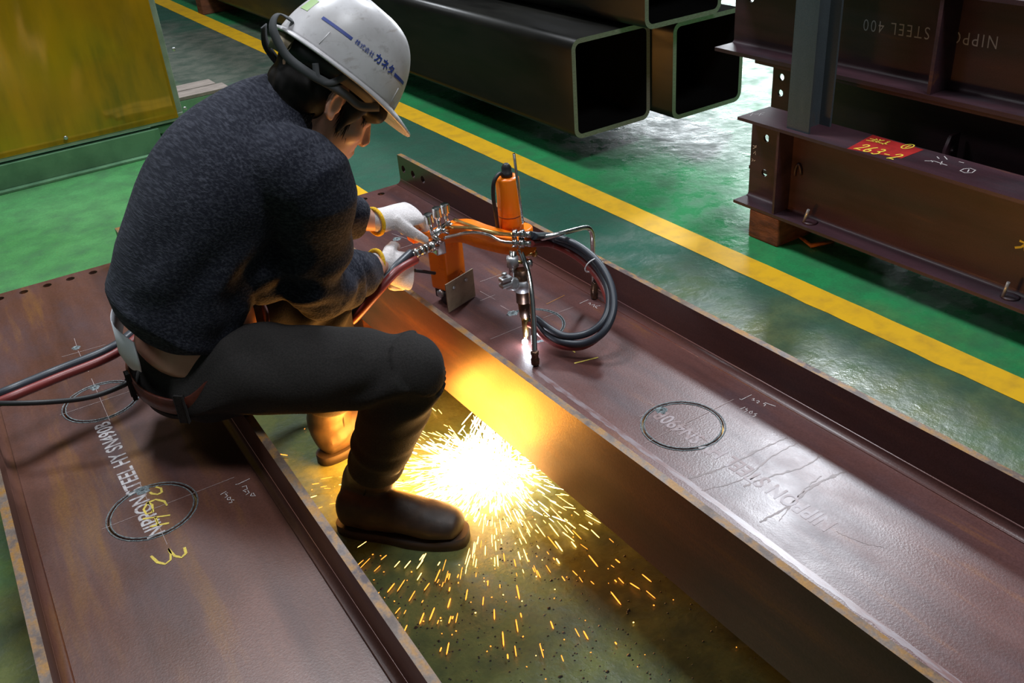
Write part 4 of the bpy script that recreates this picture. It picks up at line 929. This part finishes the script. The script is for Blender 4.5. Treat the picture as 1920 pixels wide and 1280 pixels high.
def denim_folds(p, n):
    w = p + PB; d = .003 * noise.noise(w * 9)
    for hp, kn, an in ((HPR, KNR, ANR), (HPL, KNL, ANL)):
        dk = (w - kn).length
        back = (w - kn).dot(((hp - kn).normalized() + (an - kn).normalized()).normalized())
        if dk < .17 and back > -.02: d += .0095 * math.sin((w - kn).dot(((hp - kn).normalized() - (an - kn).normalized()).normalized()) * 85 + 2 * noise.noise(w * 12)) * max(0, 1 - dk / .17)
        t, r = seg_t(w, kn, an)
        if r < .09: d += .0080 * math.sin(t * 34 + 3 * noise.noise(w * 10)) * max(0, t - .45) * 2
        dh = (w - hp).length
        if dh < .22: d += .0085 * math.sin((w.x * .6 + w.z) * 55 + 4 * noise.noise(w * 7)) * max(0, 1 - dh / .22)
    return d
tr = remesh('trousers', bm, .0060, 14, M_trouser, pr, denim_folds)
def sag(x, z): 
    k = max(0, min(1, (HIP.x + .02 - x) / .11)); m_ = max(0, min(1, (z - .44) / .07)); return .068 * k * k * (3 - 2 * k) * m_
for v in tr.data.vertices:
    w = v.co + PB; v.co.z -= sag(w.x, w.z)
# belt round the waist, sagging open at the back
bm = NB(); n = 72; bel = []
wc = HIP + Vector((.010, 0, .040)); 
for k in range(n):
    t = 2 * math.pi * k / n; c_, s_ = math.cos(t), math.sin(t)
    p = wc + Vector((.134 * c_ - .004, .182 * s_, .004 * c_)); p.z -= sag(p.x, .52); nn = Vector((c_ / .130, s_ / .176, 0)).normalized(); ax_ = (Vector((0, 0, 1)) + nn * .10).normalized()
    bel.append([bm.verts.new(Q(p + nn * o_ + ax_ * h_)) for o_, h_ in ((0, -.018), (.004, -.016), (.004, .016), (0, .018), (-.003, .016), (-.003, -.016))])
for k in range(n):
    for i in range(6): bm.faces.new((bel[k][i], bel[k][(i + 1) % 6], bel[(k + 1) % n][(i + 1) % 6], bel[(k + 1) % n][i])).smooth = True
be = obj('belt', bm, M_belt, pr)
for ang in (180, 232, 285):
    t = math.radians(ang); p = wc + Vector((.140 * math.cos(t) - .004, .188 * math.sin(t), 0)); p.z -= sag(p.x, .52); bm = NB()
    rz_ = Matrix.Rotation(math.atan2(math.sin(t) / .176, math.cos(t) / .13), 4, 'Z'); box(bm, -.002, .004, -.009, .009, -.030, .026, 0, .0015, Matrix.Translation(Q(p)) @ rz_); obj('belt_loop', bm, M_trouser, tr)
for px, py in ((450, 709), (431, 683)):
    pass
bm = NB(); p = W(452, 709, Y=1.500); lathe(bm, [(.001, .003), (.005, .002), (.0055, 0)], axis(Q(p), Q(Vector((0, 0, CH)))), 12); obj('rivet', bm, M_bolt, tr)
# ---- boots
def boot(an, heel, toe, kn, name):
    bm = NB(); d = (toe - heel); d.z = 0; L = d.length; d.normalize(); s = Vector((-d.y, d.x, 0)); h = heel.copy(); h.z = 0
    def st(f, z, hw, hh): return (Q(h + d * (L * f) + Vector((0, 0, z))), hw, hh)
    loft(bm, sl([st(.07, .062, .034, .046), st(.22, .064, .040, .052), st(.42, .066, .043, .052), st(.62, .056, .047, .042), st(.80, .050, .049, .036), st(.93, .046, .038, .030)], 4), 22, s)
    up = (kn - an).normalized()
    loft(bm, sl([(Q(h + d * L * .24 + Vector((0, 0, .06))), .045, .062), (Q(an), .046, .058), (Q(an + up * .07), .047, .054), (Q(an + up * .15), .052, .056)], 4), 22, s)
    b = remesh(name, bm, .0042, 5, M_boot, pr, lambda p, n_: .0022 * noise.noise(p * 30) + .0020 * math.sin((p + PB - an).dot(up) * 120 + 2 * noise.noise(p * 14)) * max(0, 1 - (p + PB - an).length / .11))
    bm = NB(); out = []; n = 40
    for k in range(n):
        t = 2 * math.pi * k / n; x = .5 - .5 * math.cos(t); w = (.040 + .012 * x - .008 * math.exp(-((x - .38) / .16) ** 2)) * (abs(math.sin(t)) ** .62) * (1 if math.sin(t) >= 0 else -1)
        out.append((x * L * 1.02 - .004, w))
    lo = [bm.verts.new(Q(h + d * x + s * w)) for x, w in out]; hi = [bm.verts.new(Q(h + d * x + s * w * 1.03 + Vector((0, 0, .024 + .004 * (x > L * .8))))) for x, w in out]
    for k in range(n): bm.faces.new((lo[k], lo[(k + 1) % n], hi[(k + 1) % n], hi[k])).smooth = True
    bm.faces.new(lo); bm.faces.new(hi); obj('sole', bm, M_sole, b)
    bm = NB(); tube(bm, [Q(an + up * q_ - s * .0 + (Vector((0, 0, CH)) - an).normalized() * .0) + up.cross(d).normalized() * -.0 for q_ in (.0, .1)], .0005, 4); bm.free()
    bm = NB(); sd = -1 if (Vector((0, 0, 0)) - an).dot(s) < 0 else 1
    tube(bm, [Q(an + up * q_ + s * sd * (.047 + .004 * q_ / .14) + d * .006) for q_ in (-.01, .03, .07, .11, .14)], .0022, 6); obj('zip', bm, M_dk, b)
    return b
boot(ANR, Vector((.492, 1.605, 0)), Vector((.694, 1.388, 0)), KNR, 'boot')
boot(ANL, Vector((.553, 1.845, 0)), Vector((.812, 1.915, 0)), KNL, 'boot')
# ---- gloves with five fingers
def hand(wr, d, back, curl, spread, thumb_in, name, side_sign):
    """d: direction of the hand, back: direction of the back of the hand; side_sign: thumb side"""
    d = Vector(d).normalized(); back = Vector(back); back = (back - d * back.dot(d)).normalized(); s = d.cross(back).normalized() * side_sign   # s points to the thumb
    bm = NB()
    loft(bm, sl([(Q(wr - d * .012), .031, .027), (Q(wr + d * .022), .033, .024), (Q(wr + d * .055), .041, .020), (Q(wr + d * .092), .044, .0165)], 4), 18, s)
    for k, (off, ln, r) in enumerate(((.031, .074, .0098), (.010, .082, .0102), (-.011, .077, .0098), (-.031, .060, .0088))):
        p = wr + d * (.094 - .006 * abs(k - 1)) + s * off; dirv = (d + s * spread * (1.5 - k) * .12).normalized(); pts = [p - dirv * .03]; pts.append(p); ax = s
        for j, fr in enumerate((.46, .30, .24)):
            ang = curl[k] * (1.0, 1.15, .8)[j]; dirv = (Matrix.Rotation(-ang * side_sign, 3, s) @ dirv).normalized(); p = p + dirv * ln * fr; pts.append(p)
        loft(bm, [(Q(q_), r * f_, r * f_) for q_, f_ in zip(pts, (1, 1.03, 1, .95, .82))], 10)
    p = wr + d * .030 + s * .026; dirv = (d * .62 + s * .78 - back * thumb_in).normalized(); pts = [p - dirv * .012, p + dirv * .02]
    dirv = (dirv + d * .5 - back * .2).normalized(); pts.append(pts[-1] + dirv * .032); dirv = (dirv + d * .35 - s * .25 - back * thumb_in * .5).normalized(); pts.append(pts[-1] + dirv * .028)
    loft(bm, [(Q(q_), r_, r_) for q_, r_ in zip(pts, (.017, .0145, .0122, .0098))], 10)
    g = remesh(name, bm, .0028, 3, M_glove, pr)
    bm = NB(); a, b = frame(d); R_ = .0325
    c0 = wr - d * .014
    tube(bm, [Q(c0 + (s * math.cos(t) * .0315 + back * math.sin(t) * .0275)) for t in [2 * math.pi * k / 28 for k in range(29)]], .0046, 8, 0, False); obj('cuff_hem', bm, M_gcuff, g)
    return g
mach = Vector((.93, 1.80, .46))
hand(WRR + (WRR - ELR).normalized() * .012, W(772, 512, z=.475) - WRR, Vector((-.30, -.70, .60)), (1.05, 1.1, 1.1, 1.1), .05, .35, 'glove', -1)
hand(WRL + (WRL - ELL).normalized() * .012, W(772, 396, z=.575) - WRL, Vector((-.1, -.25, .95)), (.95, .95, 1.0, 1.0), .15, .5, 'glove', 1)
# ---- hair
bm = NB()
ell(bm, Q(H(-.016, 0, .046)), (.099, .0800, .086), Rh, 28); ell(bm, Q(H(-.046, 0, -.006)), (.062, .071, .060), Rh, 22); ell(bm, Q(H(-.058, 0, -.044)), (.040, .054, .040), Rh, 18)
ell(bm, Q(H(.054, 0, .044)), (.048, .066, .034), Rh, 18)
for s in (-1, 1):
    ell(bm, Q(H(.030, s * .064, .014)), (.022, .0130, .036), Rh, 14); ell(bm, Q(H(.070, s * .044, .026)), (.030, .028, .022), Rh, 14); ell(bm, Q(H(.024, s * .066, -.022)), (.009, .007, .024), Rh, 10)
ell(bm, Q(H(.094, 0, .026)), (.012, .040, .020), Rh, 14)
ha = remesh('hair', bm, .0042, 4, M_hair, pr, lambda p, n_: .0030 * noise.noise(Vector((p.x * 60, p.y * 60, p.z * 22))))
bm = NB()
def lock(p, d, L, r, bend):
    pts = []; q = Vector(p); dv = Vector(d).normalized()
    for i in range(6): pts.append(Q(H(*q))); q = q + dv * L / 5; dv = (dv + Vector(bend) * .2).normalized()
    tube(bm, pts, [r, r, r * .9, r * .7, r * .45, r * .12], 5)
for k in range(620):
    ang = math.radians(random.uniform(0, 360)); x = -.020 + .094 * math.cos(ang); y = .078 * math.sin(ang)
    if x > .046: z = random.uniform(.018, .034); d = (.12, 0, -1); L = random.uniform(.020, .040); x += .012; y *= .92           # fringe
    elif x > .010: z = random.uniform(-.012, .012); d = (.12, 0, -1); L = random.uniform(.020, .045); y *= .95                   # sideburn
    elif x > -.030: continue
    else: z = random.uniform(-.066, -.030); d = (.10, 0, -1); L = random.uniform(.018, .034); x *= .80; y *= .72
    lock((x, y, z), (d[0] + random.uniform(-.12, .12), random.uniform(-.1, .1), d[2]), L, random.uniform(.0009, .0020), (random.uniform(-.2, .2), 0, -.1))
tag(obj('hair_locks', bm, M_hair, ha), kind='stuff')
# ---- hard hat
def hat_material():
    m, t, b, tc = nodes('scuffed_white_plastic'); f = noise_fac(t, tc, 11, lo=.42, hi=.72); f2 = noise_fac(t, tc, 60, lo=.58, hi=.74); f3 = noise_fac(t, tc, 24, (1, 1, 4), .60, .72)
    c = mixc(t, N_mul(t, f, .6), (0.60, 0.585, 0.60), (0.36, 0.33, 0.32)); c = mixc(t, N_mul(t, f2, .5), c, (0.20, 0.17, 0.16)); c = mixc(t, N_mul(t, f3, .4), c, (0.26, 0.20, 0.16))
    t.links.new(c, b.inputs['Base Color']); b.inputs['Roughness'].default_value = .38; return m
M_hat = hat_material(); M_blue = simple('blue_print', (0.030, 0.060, 0.30), .5); M_strap = simple('grey_webbing', (0.055, 0.058, 0.062), .8); M_liner = simple('dark_liner', (0.03, 0.03, 0.032), .7); M_band = simple('tan_band', (0.24, 0.19, 0.11), .7, 0, (0.10, 0.08, 0.06), 40)
HT = Matrix.Translation(Vector((-.005, 0, .054))) @ Matrix.Rotation(math.radians(5), 4, 'Y')
def hat_pt(th, u, off=0.0):
    """th: angle round the hat (0 = front), u: 0 at the rim, 1 at the crown"""
    a, b, h = .120, .098, .128
    e = math.cos(u * math.pi / 2) ** .60; z = h * math.sin(u * math.pi / 2) ** 1.15
    x = a * math.cos(th) * e; y = b * math.sin(th) * e
    ridge = .006 * math.exp(-(y / .016) ** 2) * max(0, (u - .35)) * (1 if math.cos(th) > -2 else 0)
    v = Vector((x, y, z + ridge)); n_ = Vector((x / a ** 2, y / b ** 2, z / h ** 2 + .3)).normalized()
    v += n_ * off; v = HT @ v
    return Q(H(v.x, v.y, v.z))
bm = NB(); nt, nu = 72, 22; g = [[bm.verts.new(hat_pt(2 * math.pi * i / nt, j / nu)) for i in range(nt)] for j in range(nu)]
tp_ = bm.verts.new(hat_pt(0, 1.0))
for j in range(nu - 1):
    for i in range(nt): bm.faces.new((g[j][i], g[j][(i + 1) % nt], g[j + 1][(i + 1) % nt], g[j + 1][i])).smooth = True
for i in range(nt): bm.faces.new((g[-1][i], g[-1][(i + 1) % nt], tp_)).smooth = True
hat = obj('hard_hat', bm, M_hat, pr); so = hat.modifiers.new('s', 'SOLIDIFY'); so.thickness = .0035; so.offset = 1
def brim_pt(th, k, dz=0):
    f = max(0, math.cos(th)); ext_ = .012 + .048 * f ** 2.2; dr = -.003 - .011 * f ** 1.6
    a, b = .120, .098; v = Vector(((a + ext_ * k) * math.cos(th), (b + (.012 + .010 * f) * k) * math.sin(th), dr * max(k, 0) ** 1.4 + dz)); v = HT @ v; return Q(H(v.x, v.y, v.z))
bm = NB(); rings = [[bm.verts.new(brim_pt(2 * math.pi * i / nt, k, dz)) for i in range(nt)] for k, dz in ((-.04, .004), (.35, .003), (.7, .0022), (1.0, .002), (1.03, -.001), (1.0, -.0035), (.6, -.002), (-.04, -.001))]
for j in range(len(rings) - 1):
    for i in range(nt): bm.faces.new((rings[j][i], rings[j][(i + 1) % nt], rings[j + 1][(i + 1) % nt], rings[j + 1][i])).smooth = True
obj('brim', bm, M_hat, hat)
def on_hat(s, z, off=.0042):                              # right side of the hat: arc position s (m, towards the front) and height z
    th = -math.pi / 2 + s / .106; u = 2 / math.pi * math.asin(min(1, (max(z, .0005) / .128) ** (1 / 1.15))); return hat_pt(th, u, off)
def print_on(me_or_strip, mat, name):
    return obj(name, me_or_strip, mat, hat)
for s0, s1 in ((-.100, -.040), (.054, .094)):
    bm = NB(); n = 24; A = [(bm.verts.new(on_hat(s0 + (s1 - s0) * k / n, .046)), bm.verts.new(on_hat(s0 + (s1 - s0) * k / n, .0515))) for k in range(n + 1)]
    for k in range(n): bm.faces.new((A[k][0], A[k + 1][0], A[k + 1][1], A[k][1]))
    print_on(bm, M_blue, 'blue_line')
for body_, size, s0, bold in (('株式会社', .0100, -.016, .00005), ('カネタ', .0175, .027, .0005)):
    me = text_mesh(body_, size, bold, .92 if size < .015 else .88)
    bm = NB(); bm.from_mesh(me); bmesh.ops.subdivide_edges(bm, edges=[e for e in bm.edges if e.calc_length() > .002], cuts=2); 
    for v in bm.verts: v.co = on_hat(s0 + v.co.x, .0490 + v.co.y + (.0005 if size > .015 else 0), .0046)
    tag(print_on(bm, M_blue, 'company_lettering'), kind='stuff')
# green sticker on the back, vent marks
bm = NB(); n = 10; A = [(bm.verts.new(hat_pt(math.radians(182 + 15 * k / n), .26, .0042)), bm.verts.new(hat_pt(math.radians(182 + 15 * k / n), .40, .0042))) for k in range(n + 1)]
for k in range(n): bm.faces.new((A[k][0], A[k + 1][0], A[k + 1][1], A[k][1]))
obj('green_sticker', bm, simple('pale_green_sticker', (0.36, 0.52, 0.22), .5), hat)
for s0 in (-.075, .080):
    bm = NB(); tube(bm, [on_hat(s0, .010, .0035), on_hat(s0 + .002, .036, .0035)], .0012, 6); obj('side_rib', bm, M_hat, hat)
# suspension band, chin strap
def rr(th, a, b, x0, z): v = HT @ Vector((a * math.cos(th) + x0, b * math.sin(th), z)); return Q(H(v.x, v.y, v.z))
bm = NB(); n = 60
A = [[bm.verts.new(rr(2 * math.pi * k / n, .106 + o_, .088 + o_, -.006, z_ - .016 * max(0, -math.cos(2 * math.pi * k / n)))) for o_, z_ in ((0, .012), (.003, -.004), (0, -.020), (-.004, -.004))] for k in range(n)]
for k in range(n):
    for i in range(4): bm.faces.new((A[k][i], A[k][(i + 1) % 4], A[(k + 1) % n][(i + 1) % 4], A[(k + 1) % n][i])).smooth = True
obj('head_band', bm, M_liner, hat)
bm = NB(); n = 24
A = [[bm.verts.new(rr(math.radians(150 + 60 * k / n), .112 + o_, .092 + o_, -.012, z_)) for o_, z_ in ((0, -.006), (.002, -.022), (-.002, -.040), (-.004, -.022))] for k in range(n + 1)]
for k in range(n):
    for i in range(4): bm.faces.new((A[k][i], A[k][(i + 1) % 4], A[k + 1][(i + 1) % 4], A[k + 1][i])).smooth = True
obj('nape_band', bm, M_band, hat)
def strap(pts, w, name='chin_strap'):
    bm = NB(); P = spline([Q(H(*p)) for p in pts], 8); L = []
    for i, p in enumerate(P):
        d = (P[min(i + 1, len(P) - 1)] - P[max(i - 1, 0)]).normalized(); out = (p - Q(H(0, 0, 0))); out = (out - d * out.dot(d)).normalized(); sd = d.cross(out)
        L.append([bm.verts.new(p + sd * w / 2 + out * .0012), bm.verts.new(p - sd * w / 2 + out * .0012), bm.verts.new(p - sd * w / 2 - out * .0008), bm.verts.new(p + sd * w / 2 - out * .0008)])
    for i in range(len(L) - 1):
        for k in range(4): bm.faces.new((L[i][k], L[i][(k + 1) % 4], L[i + 1][(k + 1) % 4], L[i + 1][k])).smooth = True
    bm.faces.new(L[0]); bm.faces.new(L[-1]); return obj(name, bm, M_strap, hat)
strap([(.060, -.088, .036), (.028, -.092, .020), (-.004, -.094, .022), (-.040, -.094, .022), (-.078, -.084, .020), (-.118, -.062, .026), (-.150, -.036, .052), (-.150, -.020, .078), (-.122, -.020, .082)], .015)
strap([(-.020, -.092, .052), (-.040, -.094, .026), (-.060, -.090, .020), (-.075, -.082, .040)], .011, 'liner_strap')
strap([(.060, .088, .036), (.0, .094, .010), (-.060, .092, .010), (-.118, .062, .026), (-.146, .036, .052)], .015)

# ------------------------------------------------------------------ slag grit trodden into the floor
V, Fc = [], []
for k in range(1100):
    p = W(random.uniform(640, 1420), random.uniform(900, 1290), 0); r = random.uniform(.0008, .0028) * (1.6 if random.random() < .08 else 1)
    if p.x > .80 or p.x < .40: 
        if random.random() < .75: continue
    rel = p - Vector((.49, 1.60, 0)); f_ = rel.dot(Vector((.66, -.75, 0)))
    if -.06 < f_ < .34 and abs(rel.dot(Vector((.75, .66, 0)))) < .07: continue
    k0 = len(V)
    for i in range(5): t = 2 * math.pi * i / 5 + random.random() * .6; V.append((p.x + r * math.cos(t) * random.uniform(.7, 1.3), p.y + r * math.sin(t), .0001))
    V.append((p.x + r * .2, p.y, r * random.uniform(.5, 1.0)))
    Fc += [(k0 + i, k0 + (i + 1) % 5, k0 + 5) for i in range(5)]
me = bpy.data.meshes.new('slag_grit'); me.from_pydata(V, [], Fc)
tag(obj('slag_grit', me, simple('black_slag', (0.018, 0.014, 0.012), .5)), 'scattered black slag grit on the floor between the two rusty beams', 'grit', kind='stuff')
# run-off stains on the web of the beam being cut
def stain(pts, w):
    n = 14; P = spline([Bi @ W(x, y, WZ) for x, y in pts], n); bm = NB(); L = []
    for i, p in enumerate(P):
        d = (P[min(i + 1, len(P) - 1)] - P[max(i - 1, 0)]).normalized(); nn = Vector((-d.y, d.x, 0)); ww = w * (.35 + abs(noise.noise(Vector((i * .35, w * 900, pts[0][0])))) * 2.0)
        q = p + nn * .003 * noise.noise(Vector((i * .5, pts[0][1], 0))); L.append((bm.verts.new((q.x + nn.x * ww, q.y + nn.y * ww, ZW + .0003)), bm.verts.new((q.x - nn.x * ww, q.y - nn.y * ww, ZW + .0003))))
    for i in range(len(L) - 1): bm.faces.new((L[i][0], L[i][1], L[i + 1][1], L[i + 1][0]))
    return obj('run_off_stain', bm, M_stain, beamB)
M_stain = simple('brown_run_off', (0.075, 0.040, 0.034), .42, 0, (0.13, 0.07, 0.06), 60, lo=.35, hi=.65)
M_dust_sheen = simple('reflection_lit_dust', (0.20, 0.155, 0.165), .31, 0, (0.14, 0.062, 0.055), 45, (3, .6, 1), .40, .60)
def worn(pts, w):  # pale band along the web: dust with its reflected light painted in
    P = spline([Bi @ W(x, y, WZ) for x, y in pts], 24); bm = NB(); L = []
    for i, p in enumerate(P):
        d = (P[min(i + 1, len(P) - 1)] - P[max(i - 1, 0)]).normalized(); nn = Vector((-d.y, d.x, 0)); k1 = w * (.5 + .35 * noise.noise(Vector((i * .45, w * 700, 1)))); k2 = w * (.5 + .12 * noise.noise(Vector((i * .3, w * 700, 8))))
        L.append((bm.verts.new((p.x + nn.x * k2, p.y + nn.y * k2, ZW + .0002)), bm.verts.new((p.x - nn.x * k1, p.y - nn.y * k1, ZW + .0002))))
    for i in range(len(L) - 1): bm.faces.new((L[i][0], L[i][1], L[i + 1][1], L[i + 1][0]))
    return obj('dust_sheen_band', bm, M_dust_sheen, beamB)
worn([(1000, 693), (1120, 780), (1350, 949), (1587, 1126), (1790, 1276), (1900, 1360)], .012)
s1 = lambda *p: sc(p, 1.7783, 1000, 560)
for pts, w in ((s1((520, 600), (640, 560), (760, 500), (850, 462)), .0018), (s1((560, 640), (700, 600), (790, 530), (880, 480)), .0013), (s1((700, 625), (800, 590), (900, 560), (960, 520)), .0020), (s1((755, 745), (850, 690), (940, 620), (1040, 575)), .0022), (s1((820, 740), (890, 650), (960, 590)), .0012), (s1((1010, 775), (1090, 810), (1170, 830)), .0010)): stain(pts, w)
